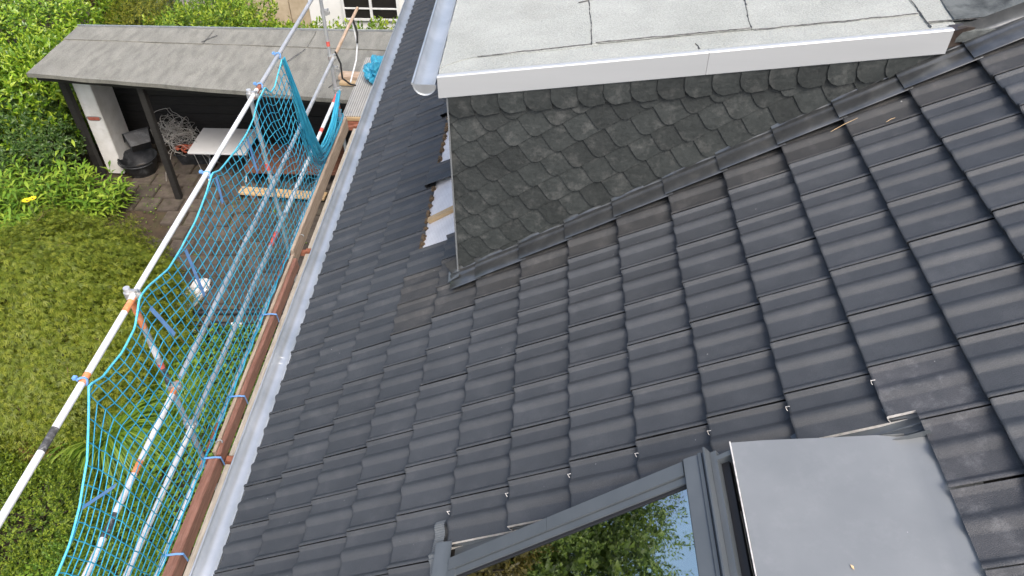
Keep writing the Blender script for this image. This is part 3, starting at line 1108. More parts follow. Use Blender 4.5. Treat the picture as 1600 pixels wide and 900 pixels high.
# head: cover strips, groove and apron ramp
hs = [(1.306, 0.006), (1.312, 0.012), (1.345, 0.010), (1.372, 0.004), (1.376, -0.004)]
b = MB().sheet([[WP(w, u, h) for w, h in hs] for u in (WU1, (WU0 + WU1) / 2, WU0)])
b.sheet([[WP(1.306, u, 0.006) for u in (WU1, WU0)], [WP(1.306, u, -0.03) for u in (WU1, WU0)]])
b.done('head_cover', M['anth'], win, smooth=30)
b = MB()
wbox(b, 1.377, 1.392, WU0, WU1, -0.05, 0.012)
wbox(b, 1.3925, 1.409, WU0, WU1, -0.05, 0.004)
b.done('head_strip', M['anth'], win)
b = MB()
wbox(b, 1.411, 1.418, WU0, WU1 + 0.004, -0.06, 0.030)
b.done('head_upstand', M['anth'], win)
b = MB()
wbox(b, 1.419, 1.446, WU0, WU1 - 0.004, -0.06, -0.008)
b.done('head_groove', M['anth'], win)
b = MB()
wbox(b, 1.447, 1.478, WU0, WU1 - 0.004, -0.06, -0.040)
b.done('head_slot', M['black'], win)
# apron: sheet from the head down to the tiles above, edges turned
b = MB()
rows = []
us = [WU1 + 0.001, WU1 - 0.004] + list(np.linspace(WU1 - 0.02, WU0 - 0.25, 22))
vs = [3.283, 3.2832, 3.287, 3.30, 3.33, 3.40, 3.5, 3.6, 3.7, 3.78, 3.84, 3.88, 3.92, 3.98, 4.05]
def ap_n(v):
    if v < 3.287:
        return 0.236 if v > 3.283 else 0.20
    base = 0.240 - (0.240 + 0.012) * ((v - 3.287) / (3.88 - 3.287))
    if v < 3.33:
        base -= 0.0
    if v >= 3.84:
        base = {3.84: -0.012, 3.88: -0.026, 3.92: -0.034, 3.98: -0.060, 4.05: -0.075}[v]
    return base
for v in vs:
    row = []
    for k, u in enumerate(us):
        n = ap_n(v) + 0.004 * mnoise.noise(Vector((v * 3, u * 3, 2))) + 0.012 * math.exp(-((v - 3.42) / 0.09) ** 2) * math.exp(-((u + 2.0) / 0.18) ** 2) * 0.8
        if k == 0:
            n -= 0.02
        row.append(RP(v, u, n))
    rows.append(row)
b.sheet(rows)
apron = b.done('apron_sheet', M['apron'], win, smooth=50)
MB().tube([RP(3.284, WU1, 0.243), RP(3.284, WU0, 0.243)], 0.003, 6).done('apron_edge_highlight', M['cut_edge'], win)  # pale tube along the sheet's front edge, a highlight put into its colour
# side gutter between cut tiles and frame
b = MB()
b.sheet([[RP(v, u, n) for u, n in ((CUT_U + 0.10, -0.055), (CUT_U + 0.01, -0.058), (CUT_U - 0.002, -0.07), (CUT_U - 0.06, -0.07), (WU1 - 0.02, -0.065), (WU1 - 0.021, 0.0))] for v in (1.76, 2.6, 3.3, 3.96)])
b.done('side_gutter', M['anth'], win, smooth=30)
b = MB()
b.tube([RP(3.28, CUT_U - 0.045, -0.05), RP(3.96, CUT_U - 0.045, -0.052)], 0.004, 6)
b.tube([RP(3.28, CUT_U - 0.07, -0.055), RP(3.96, CUT_U - 0.07, -0.057)], 0.003, 6)
b.done('gutter_fold', M['anth'], win)
# apron side skirt (closes the ramp towards the side gutter)
b = MB()
b.add([RP(3.285, WU1 - 0.001, 0.22), RP(3.87, WU1 - 0.001, -0.01), RP(3.87, WU1 - 0.001, -0.07), RP(3.285, WU1 - 0.001, -0.07)], [(0, 1, 2, 3)])
b.done('apron_skirt', M['apron'], win)

#PART2#
# ================================================================== SCAFFOLD
SX = -1.18      # line of the standards
RX = -1.135     # line of the rails
DZ = -1.66      # deck level
scaf = thing('scaffold', (-0.9, 2.0, GZ), 'steel tube scaffold with timber toe boards running along the gutter', 'scaffold')


def clamp(c, r=0.034, ax='y', parent=None, mt='coupler'):
    """swivel coupler: two half shells, a hinge block, a bolt and a nut"""
    b = MB()
    x, y, z = c
    n = 10
    for k in range(2):
        pts = []
        if k == 0:
            b.tube([(x, y - 0.03, z), (x, y + 0.03, z)], r, n)
        else:
            b.tube([(x - 0.045, y, z - 0.03), (x - 0.045, y, z + 0.03)], r, n)
    b.box((x - 0.035, y - 0.018, z + 0.026), (x + 0.02, y + 0.018, z + 0.048), bev=0.004)
    b.tube([(x + 0.03, y, z - 0.03), (x + 0.03, y, z + 0.055)], 0.007, 6)
    b.tube([(x + 0.03, y, z + 0.045), (x + 0.03, y, z + 0.058)], 0.013, 6)
    b.box((x + 0.018, y - 0.016, z - 0.02), (x + 0.048, y + 0.016, z + 0.018), bev=0.004)
    return b.done('coupler', M[mt], parent, smooth=35)


SY = (0.45, 3.52, 6.59)
STD_TOP = (0.50, 0.50, 1.6)
stds = []
for k, y in enumerate((-2.62,) + SY):
    top = 0.50 if k == 0 else STD_TOP[k - 1]
    x = SX
    s = MB().tube([(x, y, GZ + 0.02), (x, y, -1.7), (x, y, top)], 0.0242, 14).done('standard', M['tube'], scaf, smooth=50)
    stds.append(s)
    for zz in (0.43, -0.63, -1.14):
        clamp((RX, y, zz), parent=s)
    MB().box((x - 0.07, y - 0.07, GZ), (x + 0.07, y + 0.07, GZ + 0.012)).done('base_plate', M['coupler'], s)


def band(p0, p1, r, mt, parent, name='paint_band'):
    MB().tube([p0, p1], r, 14).done(name, M[mt], parent, smooth=50)


# painted markings on the standards
s1, s2, s3 = stds[1], stds[2], stds[3]
band((SX, 0.45, 0.36), (SX, 0.45, 0.08), 0.0250, 'orange', s1)
band((SX, 0.45, -0.12), (SX, 0.45, -0.26), 0.0251, 'tube_white', s1)
band((SX, 0.45, -0.33), (SX, 0.45, -0.385), 0.0252, 'red', s1)
band((SX, 0.45, -0.386), (SX, 0.45, -0.62), 0.0251, 'blacktape', s1)
band((SX, 3.52, -0.40), (SX, 3.52, -0.49), 0.0251, 'red', s2)
band((SX, 6.59, -0.38), (SX, 6.59, -0.45), 0.0252, 'red', s3)
band((SX, 6.59, -0.60), (SX, 6.59, -0.65), 0.033, 'bracket', s3)
band((SX, 6.59, -1.30), (SX, 6.59, -1.68), 0.0251, 'bracket', s3)


def rail(y0, y1, z, mt='tube', r=0.0242, x=RX, name='guard_rail', sag=0.0):
    pts = [(x, y0 + (y1 - y0) * t, z + sag * (4 * t * (1 - t))) for t in np.linspace(0, 1, 5)]
    return MB().tube(pts, r, 14).done(name, M[mt], scaf, smooth=50)


r = rail(-6.0, 0.43, 0.43, 'tube_white')
band((RX, -0.98, 0.43), (RX, -0.80, 0.43), 0.0246, 'blacktape', r)
band((RX, -0.43, 0.43), (RX, -0.34, 0.43), 0.0247, 'orange', r)
band((RX, 0.26, 0.43), (RX, 0.42, 0.43), 0.0247, 'orange', r)
rail(0.38, 3.62, 0.443, 'tube_white', r=0.0225)
r = rail(3.4, 8.6, 0.43, 'tube')
band((RX, 3.45, 0.43), (RX, 3.75, 0.43), 0.0246, 'bracket', r)
r = rail(-5.0, 0.50, -0.63, 'tube_white')
band((RX, 0.36, -0.63), (RX, 0.5, -0.63), 0.0247, 'orange', r)
band((RX, -0.42, -0.63), (RX, -0.30, -0.63), 0.0247, 'orange', r)
band((RX, -0.96, -0.63), (RX, -0.76, -0.63), 0.0246, 'blacktape', r)
rail(0.55, 3.50, -0.63, 'tube')
r = rail(3.55, 8.35, -0.63, 'tube')
band((RX, 6.7, -0.63), (RX, 8.35, -0.63), 0.0246, 'steel_block', r)
rail(-5.0, 0.43, -1.14, 'tube_white')
r = rail(0.47, 3.5, -1.14, 'tube')
band((RX, 2.95, -1.14), (RX, 3.2, -1.14), 0.0247, 'red', r)
r = rail(3.56, 6.5, -1.14, 'tube_white')
band((RX, 6.2, -1.14), (RX, 6.5, -1.14), 0.0247, 'red', r)
band((RX, 5.4, -1.14), (RX, 5.5, -1.14), 0.0247, 'red', r)
# thin tube along the foot of the net
r = rail(-5.0, 0.32, -1.52, 'tube_white', r=0.021, x=-1.10, name='net_tube')
band((-1.10, 0.22, -1.52), (-1.10, 0.32, -1.52), 0.0216, 'orange', r)
r = rail(0.42, 3.3, -1.52, 'tube', r=0.021, x=-1.10, name='net_tube')
band((-1.10, 0.42, -1.52), (-1.10, 0.75, -1.52), 0.0216, 'bracket', r)
band((-1.10, 2.7, -1.52), (-1.10, 3.3, -1.52), 0.0216, 'bracket', r)
rail(3.4, 6.5, -1.52, 'tube', r=0.021, x=-1.10, name='net_tube')

# toe boards: reddish near, weathered beyond, overlapping at the standards
def board(y0, y1, x0, x1, z0, z1, mt, name='toe_board', twist=0.0):
    b = MB().box((x0, y0, z0), (x1, y1, z1), bev=0.004)
    o = b.done(name, M[mt], scaf)
    o.rotation_euler = (R(twist), 0, 0)
    return o


tb1 = board(-5.0, 0.36, -1.045, -0.96, DZ + 0.004, -1.49, 'toe_brown')
tb2 = board(0.42, 3.30, -1.045, -1.012, DZ + 0.004, -1.50, 'toe_wood')
tb2b = board(0.40, 3.20, -1.010, -0.965, DZ + 0.006, -1.515, 'toe_brown')
tb3 = board(3.25, 6.35, -1.05, -1.010, DZ + 0.004, -1.44, 'toe_wood')

# decks: boards with bolt holes
for (y0, y1) in ((-5.0, 0.40), (0.50, 3.46), (3.56, 6.40)):
    for k, (x0, x1) in enumerate(((-0.955, -0.66), (-0.65, -0.36))):
        MB().box((x0, y0, DZ - 0.045), (x1, y1, DZ), bev=0.003).done('deck_board', M['deck'], scaf)
        for yy in (y0 + 0.12, y1 - 0.12):
            MB().tube([(x0 + 0.06, yy, DZ - 0.01), (x0 + 0.06, yy, DZ + 0.0015)], 0.011, 8).done('bolt_hole', M['black'], scaf)
for y in (0.45, 3.51, 6.47):
    b = MB()
    b.box((-1.16, y - 0.028, DZ - 0.06), (-0.3, y + 0.028, DZ - 0.005))
    o = b.done('transom', M['bracket'], scaf)
    b = MB()
    b.box((-0.96, y - 0.030, DZ - 0.002), (-0.40, y + 0.030, DZ + 0.02), bev=0.003)
    b.done('deck_hook', M['bracket'], o)
    for dz in (0.0,):
        pts = [(-1.0 + 0.03 * math.cos(a), y + 0.05 + 0.03 * math.sin(a), -1.47) for a in np.linspace(0, math.pi, 8)]
        MB().tube(pts, 0.006, 6).done('toe_pin', M['coupler'], o)
# perforated steel deck in the last bay
b = MB()
o = MB().box((-1.165, 6.63, DZ + 0.015), (-0.48, 8.6, DZ + 0.075), bev=0.006).done('steel_deck', M['perf'], scaf)
uv = o.data.uv_layers.new(name='UVMap')
for poly in o.data.polygons:
    for li in poly.loop_indices:
        co = o.data.vertices[o.data.loops[li].vertex_index].co
        uv.data[li].uv = (co.x + 3, co.y + 3)
MB().box((-1.10, 6.58, DZ + 0.02), (-0.42, 6.625, DZ + 0.07), bev=0.004).done('deck_end_board', M['wood_new'], o)
MB().box((-1.18, 6.56, DZ - 0.06), (-0.40, 6.60, DZ + 0.005), bev=0.004).done('deck_end_beam', M['bracket'], o)
# bent tube and black rope on the far standard
MB().tube([(RX, 7.9, -0.63), (RX + 0.02, 7.95, -1.05), (RX + 0.02, 7.75, -1.22), (RX + 0.01, 7.25, -1.35)], 0.012, 8).done('bent_tube', M['tube_white'], scaf, smooth=60)
MB().tube([(RX + 0.02, 7.9, -0.63), (RX + 0.05, 7.93, -0.85), (RX + 0.03, 7.92, -1.02)], 0.017, 7).done('rope_wrap', M['blackrope'], scaf, smooth=60)
MB().tube([(RX + 0.03, 6.62, -0.55), (RX + 0.07, 6.66, -0.75), (RX + 0.05, 6.7, -1.0), (RX + 0.10, 6.9, -1.2), (RX + 0.12, 7.1, -1.32)], 0.014, 7).done('rope_wrap', M['blackrope'], scaf, smooth=60)
clamp((SX + 0.04, 6.62, 0.02), parent=s3)
clamp((SX + 0.05, 6.62, -0.82), parent=s3)

# ================================================================== SAFETY NET
net = thing('safety_net', (-1.09, 2.5, -1.6), 'light blue knotted safety net hung along the scaffold rails', 'safety net')
BORD = [(-2.6, 0.46), (-2.3, 0.1), (-1.9, -0.2), (-1.44, -0.25), (-1.24, -0.21), (-1.01, -0.12), (-0.77, 0.04), (-0.59, 0.25), (-0.44, 0.43), (-0.29, 0.34), (-0.02, 0.29), (0.22, 0.31),
        (0.42, 0.43), (0.56, 0.41), (0.89, 0.31), (1.17, 0.29), (1.48, 0.31), (1.86, 0.37), (2.06, 0.44), (2.19, 0.38), (2.63, 0.31), (2.96, 0.30), (3.24, 0.31), (3.47, 0.40),
        (3.72, 0.42), (3.85, 0.28), (4.02, 0.27), (4.20, 0.34), (4.42, 0.42), (4.50, 0.1), (4.56, -0.22), (4.71, -0.79), (4.87, -1.12), (5.1, -1.24), (5.4, -1.24), (5.8, -1.20), (6.1, -1.12), (6.32, -1.03)]
by = np.array([p[0] for p in BORD])
bz = np.array([p[1] for p in BORD])


bs_y = np.linspace(-2.8, 6.5, 400)
bs_z = np.interp(bs_y, by, bz)
_w = np.hanning(61)
bs_z = np.convolve(np.pad(bs_z, 30, mode='edge'), _w / _w.sum(), mode='valid')


def netpt(s, t):
    """s: metres along the foot, t: 0 foot .. 1 border"""
    zt = float(np.interp(s, by, bz))
    zb = -1.50
    if s < 3.9:
        k_ = max(0.0, min(1.0, t)) ** 2.5
        zt = zt * k_ + float(np.interp(s, bs_y, bs_z)) * (1 - k_)
    # the net hangs fuller in the middle, and is drawn sideways to where it is tied
    z = zb + (zt - zb) * t
    bow = math.sin(math.pi * min(1, max(0, t)))
    x = -1.085 + 0.035 * bow * (1 + 0.6 * mnoise.noise(Vector((s * 1.1, t * 2.0, 4))))
    y = s + 0.03 * bow * mnoise.noise(Vector((s * 0.9, t * 1.7, 9)))
    if s > 3.5:
        y += 0.05 * bow * math.sin(s * 5 + t * 6)
        x += 0.03 * bow * math.sin(s * 4.0 + t * 9)
    return Vector((x, y, z))


CELL = 0.104
ROWS = 18
cols = int((6.3 + 3.2) / CELL)
nb = MB()
P = {}
for i in range(cols + 1):
    for k in range(-2, ROWS + 16):
        t = (k - 0.13 * i + 0.0) / ROWS
        if t < -0.06 or t > 1.06:
            continue
        s_ = -3.0 + i * CELL - 0.2 * (k - 0.13 * i) * CELL + 0.3
        if s_ < -2.6 or s_ > 6.3:
            continue
        P[(i, k)] = netpt(s_, min(1.0, max(0.0, t))) + Vector((0, rng.normal(0, 0.004), rng.normal(0, 0.004)))


def strand(b, p, q, r):
    d = (q - p)
    if d.length < 1e-4:
        return
    d.normalize()
    n = d.orthogonal().normalized()
    m = d.cross(n)
    v = []
    for c in (p, q):
        for a in (0, 2.094, 4.189):
            v.append(tuple(c + (n * math.cos(a) + m * math.sin(a)) * r))
    b.add(v, [(0, 1, 4, 3), (1, 2, 5, 4), (2, 0, 3, 5)])


for (i, k), p in P.items():
    for nb_ in ((i + 1, k), (i, k + 1)):
        q = P.get(nb_)
        if q is not None:
            strand(nb, p, q, 0.0053)
    # knot
    r = 0.0075
    v = [tuple(p + Vector(d) * r) for d in ((1, 0, 0), (-1, 0, 0), (0, 1, 0), (0, -1, 0), (0, 0, 1), (0, 0, -1))]
    nb.add(v, [(0, 2, 4), (2, 1, 4), (1, 3, 4), (3, 0, 4), (2, 0, 5), (1, 2, 5), (3, 1, 5), (0, 3, 5)])
nb.done('mesh', M['net'], net, smooth=180, fixn=False)
bp_ = [Vector((-1.083 + 0.004 * math.sin(s * 9), s, float(np.interp(s, by, bz)) + 0.004)) for s in np.linspace(-2.6, 6.3, 220)]
MB().tube(bp_, 0.0085, 7).done('border_rope', M['net_border'], net, smooth=80)
fp_ = [Vector((-1.075, s, -1.50 + 0.012 * math.sin(s * 21))) for s in np.linspace(-2.6, 6.3, 200)]
MB().tube(fp_, 0.006, 6).done('foot_rope', M['net'], net, smooth=80)
# the surplus net gathered into a hanging bundle at the far end
for g in range(26):
    pts = []
    o1, o2, o3 = rng.normal(0, 0.016), rng.normal(0, 0.02), rng.normal(0, 0.03)
    f = rng.random() * 6
    for t in np.linspace(0, 1, 22):
        if t < 0.52:
            q = t / 0.52
            y = 4.42 + 0.45 * q + 0.06 * q * q
            z = 0.42 - 1.58 * q
            w = 0.15 + 1.5 * q
        else:
            q = (t - 0.52) / 0.48
            y = 4.93 + 1.38 * q
            z = -1.16 - 0.16 * math.sin(math.pi * q) * (1 - 0.4 * q) + 0.14 * q ** 2
            w = 1.65 - 0.9 * q
        pts.append(Vector((-1.06 + o3 * w * 0.5 + 0.006 * math.sin(17 * t + f), y + o1 * w, z + o2 * w * (1.0 if t > 0.5 else 1.1) + 0.01 * math.sin(23 * t + f))))
    MB().tube(pts, 0.0055, 5).done('gathered_cord', M['net'], net, smooth=80)


def ribbon(pts, w, name='strap', side=(0, 1, 0)):
    b = MB()
    sd = Vector(side).normalized() * w / 2
    top = [tuple(Vector(p) - sd) for p in pts]
    bot = [tuple(Vector(p) + sd) for p in pts]
    b.sheet([top, bot])
    off = Vector((0.002, 0, 0))
    b.sheet([[tuple(Vector(p) + off) for p in bot], [tuple(Vector(p) + off) for p in top]])
    return b.done(name, M['strap'], net, smooth=60)


for (y, z, ln, dy) in ((-1.02, -0.12, 0.20, 0.30), (0.45, 0.30, 0.42, 0.12), (1.18, 0.27, 0.52, 0.0), (2.06, 0.40, 0.24, -0.06), (2.92, 0.28, 0.40, -0.02)):
    pts = [(-1.06 + 0.02 * t, y + dy * t, z - ln * t) for t in np.linspace(0, 1, 6)]
    ribbon(pts, 0.042)
for y in (-0.41, 2.05, 3.72, 4.44):
    b = MB()
    pts = [(RX + 0.032 * math.cos(a), y + 0.01 * math.sin(a * 2), 0.435 + 0.034 * math.sin(a)) for a in np.linspace(0, 2 * math.pi, 13)]
    b.tube(pts, 0.008, 6)
    b.box((RX - 0.06, y - 0.012, 0.45), (RX - 0.03, y + 0.018, 0.475), bev=0.004)
    b.done('tie', M['strap'], net, smooth=40)
for y in (-0.62, 0.33, 1.05, 2.2):
    pts = [(-1.13, y, -1.52), (-1.11, y, -1.49), (-1.06, y, -1.475), (-0.99, y + 0.015, -1.478), (-0.945, y + 0.03, -1.50), (-0.94, y + 0.035, -1.62)]
    ribbon(pts, 0.02)

# ================================================================== SHED
shed = thing('shed', (-3.9, 8.9, GZ), 'open-fronted dark timber shed with grey felt roof beyond the scaffold', 'shed')
FL, FR, BR, BL = (-6.82, 7.97, -1.70), (-0.60, 7.25, -1.70), (-0.60, 9.98, -1.75), (-6.86, 9.93, -1.75)


def quad_pt(a, c):
    """a across 0..1 from left, c 0 front..1 back"""
    p = Vector(FL).lerp(Vector(FR), a)
    q = Vector(BL).lerp(Vector(BR), a)
    return p.lerp(q, c)


b = MB()
top = [[tuple(quad_pt(a, c) + Vector((0, 0, 0.012 * mnoise.noise(Vector((a * 9, c * 3, 0)))))) for a in np.linspace(0, 1, 40)] for c in np.linspace(0, 1, 12)]
b.sheet(top)
lo = [[(p[0], p[1] + 0.01, p[2] - 0.075 - 0.01 * mnoise.noise(Vector((p[0] * 2, 0, 0)))) for p in top[0]], top[0]]
b.sheet(lo)
b.sheet([[tuple(quad_pt(a, c) - Vector((0, 0, 0.075))) for a in np.linspace(0, 1, 5)] for c in (0.01, 1)])
b.sheet([[tuple(quad_pt(0, c)) for c in (0, 1)], [tuple(quad_pt(0, c) - Vector((0, 0, 0.075))) for c in (0, 1)]])
b.sheet([[tuple(quad_pt(1, c)) for c in (0, 1)], [tuple(quad_pt(1, c) - Vector((0, 0, 0.075))) for c in (0, 1)]])
sroof = b.done('roof', M['shed_felt'], shed, smooth=40)
for (a0, a1, c0, c1) in ((0.0, 0.415, 0.70, 0.985), (0.417, 0.72, 0.705, 0.985), (0.722, 1.0, 0.70, 0.985)):
    b = MB()
    rr = [[tuple(quad_pt(a, c) + Vector((0, 0, 0.018 + 0.004 * mnoise.noise(Vector((a * 30, c * 6, 2)))))) for a in np.linspace(a0, a1, 20)] for c in (c0, (c0 + c1) / 2, c1)]
    b.sheet(rr)
    b.sheet([rr[0], [(p[0], p[1], p[2] - 0.012) for p in rr[0]]])
    b.done('felt_strip', M['shed_felt'], sroof, smooth=40)
MB().obox((-3.73, 9.975, -1.735), (6.3, 0.02, 0.035), R(0.4)).done('edge_trim', M['zinc'], sroof)
for (x0, y0, x1, y1) in ((-2.65, 8.35, -2.35, 9.1), (-1.62, 7.7, -1.42, 8.3), (-4.3, 9.3, -4.1, 9.6)):
    b = MB()
    pts = [(x0 + (x1 - x0) * t + 0.01 * mnoise.noise(Vector((t * 5, x0, 0))), y0 + (y1 - y0) * t, -1.695 - 0.02 * ((y0 + (y1 - y0) * t - 7.6) / 2.4) + 0.008) for t in np.linspace(0, 1, 10)]
    b.tube(pts, 0.007, 5)
    b.done('felt_seam', M['bitumen'], sroof)
# beams and posts
b = MB().obox((-3.75, 7.80, -1.84), (6.1, 0.07, 0.13), R(-6.6))
b.done('front_beam', M['dark_wood'], shed)
for (x, y, w) in ((-6.70, 8.62, 0.12), (-4.92, 7.95, 0.11), (-1.2, 7.62, 0.11)):
    MB().box((x - w / 2, y - w / 2, GZ), (x + w / 2, y + w / 2, -1.80), bev=0.006).done('post', M['dark_wood'], shed)
# back and side walls, boarded
for k in range(13):
    z0 = GZ + 0.02 + k * 0.185
    MB().box((-6.8, 9.80 - 0.006 * (k % 2), z0), (-0.7, 9.83, z0 + 0.178)).done('back_board', M['dark_wood'], shed)
for k in range(13):
    z0 = GZ + 0.02 + k * 0.185
    MB().box((-0.72, 7.6, z0), (-0.69 + 0.006 * (k % 2), 9.79, z0 + 0.178)).done('side_board', M['dark_wood'], shed)
# white masonry pier with one brick showing
b = MB().box((-6.62, 8.72, GZ), (-6.30, 9.38, -1.84), bev=0.012)
pier = b.done('pier', M['plaster'], shed)
b = MB()
ring = [(-6.47 + 0.145 * math.cos(a) * (1 + 0.15 * math.sin(3 * a)), 8.716, -2.98 + 0.062 * math.sin(a) * (1 + 0.2 * math.cos(2 * a))) for a in np.linspace(0, 2 * math.pi, 20)[:-1]]
b.add(ring, [tuple(range(19))])
b.done('broken_plaster', M['mortar'], pier)
MB().box((-6.575, 8.706, -3.01), (-6.36, 8.715, -2.945), bev=0.003).done('brick', M['brick'], pier)

# ================================================================== THINGS IN THE YARD
# mortar tub with a second tub tipped inside it
def lathe(profile, c, seg=28, squash=(1, 1), tilt=None):
    v, f = [], []
    m = len(profile)
    for k in range(seg):
        a = 2 * math.pi * k / seg
        for (r, z) in profile:
            v.append(Vector((r * math.cos(a) * squash[0], r * math.sin(a) * squash[1], z)))
    for k in range(seg):
        k2 = (k + 1) % seg
        for i in range(m - 1):
            f.append((k * m + i, k2 * m + i, k2 * m + i + 1, k * m + i + 1))
    if tilt is not None:
        v = [tilt @ p for p in v]
    v = [tuple(p + Vector(c)) for p in v]
    return v, f


tub = thing('mortar_tub', (-5.98, 8.82, GZ), 'round black mortar tub standing at the foot of the white pier', 'tub')
prf = [(0.0, 0.012), (0.25, 0.012), (0.27, 0.03), (0.335, 0.33), (0.35, 0.34), (0.365, 0.345), (0.365, 0.325), (0.345, 0.315), (0.285, 0.02), (0.27, 0.0), (0.0, 0.0)]
MB().add(*lathe(prf, (-5.98, 8.82, GZ + 0.005))).done('body', M['tub'], tub, smooth=40)
MB().tube([(-5.98 + 0.37 * math.cos(a), 8.82 + 0.37 * math.sin(a), GZ + 0.30) for a in np.linspace(3.6, 5.9, 14)], 0.012, 7).done('handle', M['tub'], tub, smooth=60)
b = MB()
mt_ = Matrix.Rotation(R(35), 3, 'Z') @ Matrix.Rotation(R(-52), 3, 'X')
def tray(b, c, mt_, w, d, h, t=0.012):
    """open-topped tapered tray, rotated"""
    ring = lambda sx, sy, z: [Vector((-sx, -sy, z)), Vector((sx, -sy, z)), Vector((sx, sy, z)), Vector((-sx, sy, z))]
    rs = [ring(w * 0.78, d * 0.78, 0), ring(w, d, h), ring(w + 0.02, d + 0.02, h), ring(w + 0.02, d + 0.02, h - 0.02), ring(w, d, h - 0.02)]
    v, f = [], []
    for r_ in rs:
        v += [tuple(Vector(c) + mt_ @ p) for p in r_]
    for i in range(3):
        for k in range(4):
            f.append((i * 4 + k, i * 4 + (k + 1) % 4, (i + 1) * 4 + (k + 1) % 4, (i + 1) * 4 + k))
    f.append((0, 1, 2, 3))
    b.add(v, f)
tray(b, (-5.88, 8.92, GZ + 0.50), mt_, 0.23, 0.17, 0.28)
o = b.done('black_bucket', M['tub'], smooth=30)
tag(o, 'square black bucket tipped over inside the round mortar tub', 'bucket')
# crate with conduit tangle
crate = thing('storage_crate', (-5.05, 9.3, GZ), 'black plastic crate under the cable tangle beside the shed post', 'crate')
b = MB()
tray(b, (-5.02, 9.28, GZ + 0.01), Matrix.Rotation(R(8), 3, 'Z'), 0.33, 0.27, 0.30)
b.done('body', M['tub'], crate)
for k in range(9):
    cx, cy = -5.05 + rng.normal(0, 0.13), 9.2 + rng.normal(0, 0.09)
    MB().tube([(cx + 0.10 * math.cos(a), cy + 0.08 * math.sin(a), GZ + 0.31 + 0.03 * rng.random()) for a in np.linspace(0, 4 + rng.random() * 2, 9)], 0.018, 6).done('red_hose_coil', M['redstuff'], crate, smooth=60)
cab = thing('cable_tangle', (-5.25, 9.4, GZ + 0.3), 'tangled heap of pale grey conduit and cable in the shed', 'cable')
for k in range(46):
    cx, cy, cz = -5.33 + rng.normal(0, 0.16), 9.35 + rng.normal(0, 0.13), GZ + 0.42 + abs(rng.normal(0, 0.17))
    rr = 0.18 + 0.16 * rng.random()
    tl = Matrix.Rotation(rng.normal(0, 0.7), 3, 'X') @ Matrix.Rotation(rng.normal(0, 0.7), 3, 'Y')
    a0 = rng.random() * 6.28
    pts = []
    for a in np.linspace(0, 3.0 + 5.5 * rng.random(), 22):
        p = tl @ Vector((rr * math.cos(a + a0), rr * math.sin(a + a0) * 0.8, 0.02 * a * rng.normal(0, 0.3)))
        pts.append(Vector((cx, cy, cz)) + p * (1 + 0.05 * a * (k % 3 - 1) * 0.5))
    MB().tube(pts, 0.005, 5).done('conduit', M['conduit'], cab, smooth=80)
for k in range(7):
    a = 4.3 + rng.random() * 2.6
    p0 = Vector((-5.25 + 0.25 * math.cos(a), 9.15 + 0.2 * math.sin(a), GZ + 0.45))
    d = Vector((math.cos(a) * 0.4, -0.25 + math.sin(a) * 0.3, 0))
    up = 0.3 if k < 1 else 0.0
    pts = [p0 + d * t + Vector((0, 0, up * math.sin(t * 2.2) + (0.1 if up == 0 else 0.25) * math.sin(math.pi * t) - (0 if up else 0.38) * t * t)) for t in np.linspace(0, 1, 9)]
    MB().tube(pts, 0.0045, 5).done('conduit_end', M['conduit'], cab, smooth=80)
# folding table
tbl = thing('folding_table', (-4.2, 8.85, GZ), 'white folding table under the shed roof', 'table')
MB().box((-4.73, 8.40, GZ + 0.70), (-3.62, 9.28, GZ + 0.745), bev=0.008).done('tabletop', M['table_white'], tbl)
for x in (-4.55, -3.82):
    for s in (-1, 1):
        MB().tube([(x, 8.84 - 0.33 * s, GZ + 0.01), (x, 8.84 + 0.33 * s, GZ + 0.70)], 0.013, 8).done('leg', M['tube'], tbl, smooth=60)
# low bench platform
bench = thing('bench', (-2.8, 8.8, GZ), 'low brown boarded bench behind the bunched net', 'bench')
for k in range(6):
    MB().box((-3.72, 8.385 + k * 0.142, -3.79), (-1.5, 8.385 + k * 0.142 + 0.134, -3.755), bev=0.003).done('seat_board', M['bench_wood'], bench)
for x in (-3.6, -2.6, -1.65):
    MB().box((x - 0.04, 8.47, GZ), (x + 0.04, 9.15, -3.79)).done('trestle', M['dark_wood'], bench)
MB().box((-3.72, 8.36, -3.86), (-1.5, 8.382, -3.775)).done('front_board', M['bench_wood'], bench)
# loose yellow plank on two blocks
pl = MB().obox((-2.95, 8.03, -4.07), (1.66, 0.22, 0.035), R(-4)).done('plank', M['plank'])
tag(pl, 'pale yellow loose plank lying across the yard below the net', 'plank')
for k, x in enumerate((-3.5, -2.4)):
    o = MB().obox((x, 8.05 - 0.06 * k, -4.14), (0.10, 0.20, 0.10), R(-4)).done('timber_block', M['bench_wood'])
    tag(o, ('short brown block under the left end of the yellow plank', 'short brown block under the right end of the yellow plank')[k], 'block')
# crumpled white bag
bm_ = bmesh.new()
bmesh.ops.create_icosphere(bm_, subdivisions=4, radius=1)
for v in bm_.verts:
    p = v.co.copy()
    n = mnoise.fractal(p * 1.7, 0.7, 2.2, 4) * 0.28 + 0.12 * abs(mnoise.noise(p * 5))
    v.co = Vector((p.x * 0.17, p.y * 0.36, max(-0.02, p.z * 0.14 + 0.05))) * (1 + n)
    v.co.rotate(Matrix.Rotation(R(-18), 3, 'Z'))
    v.co += Vector((-3.68, 5.22, GZ + 0.03))
me = bpy.data.meshes.new('cement_bag')
bm_.to_mesh(me)
bm_.free()
o = link('cement_bag', me, M['bag'])
tag(o, 'crumpled white bag lying on the paving behind the net', 'bag')
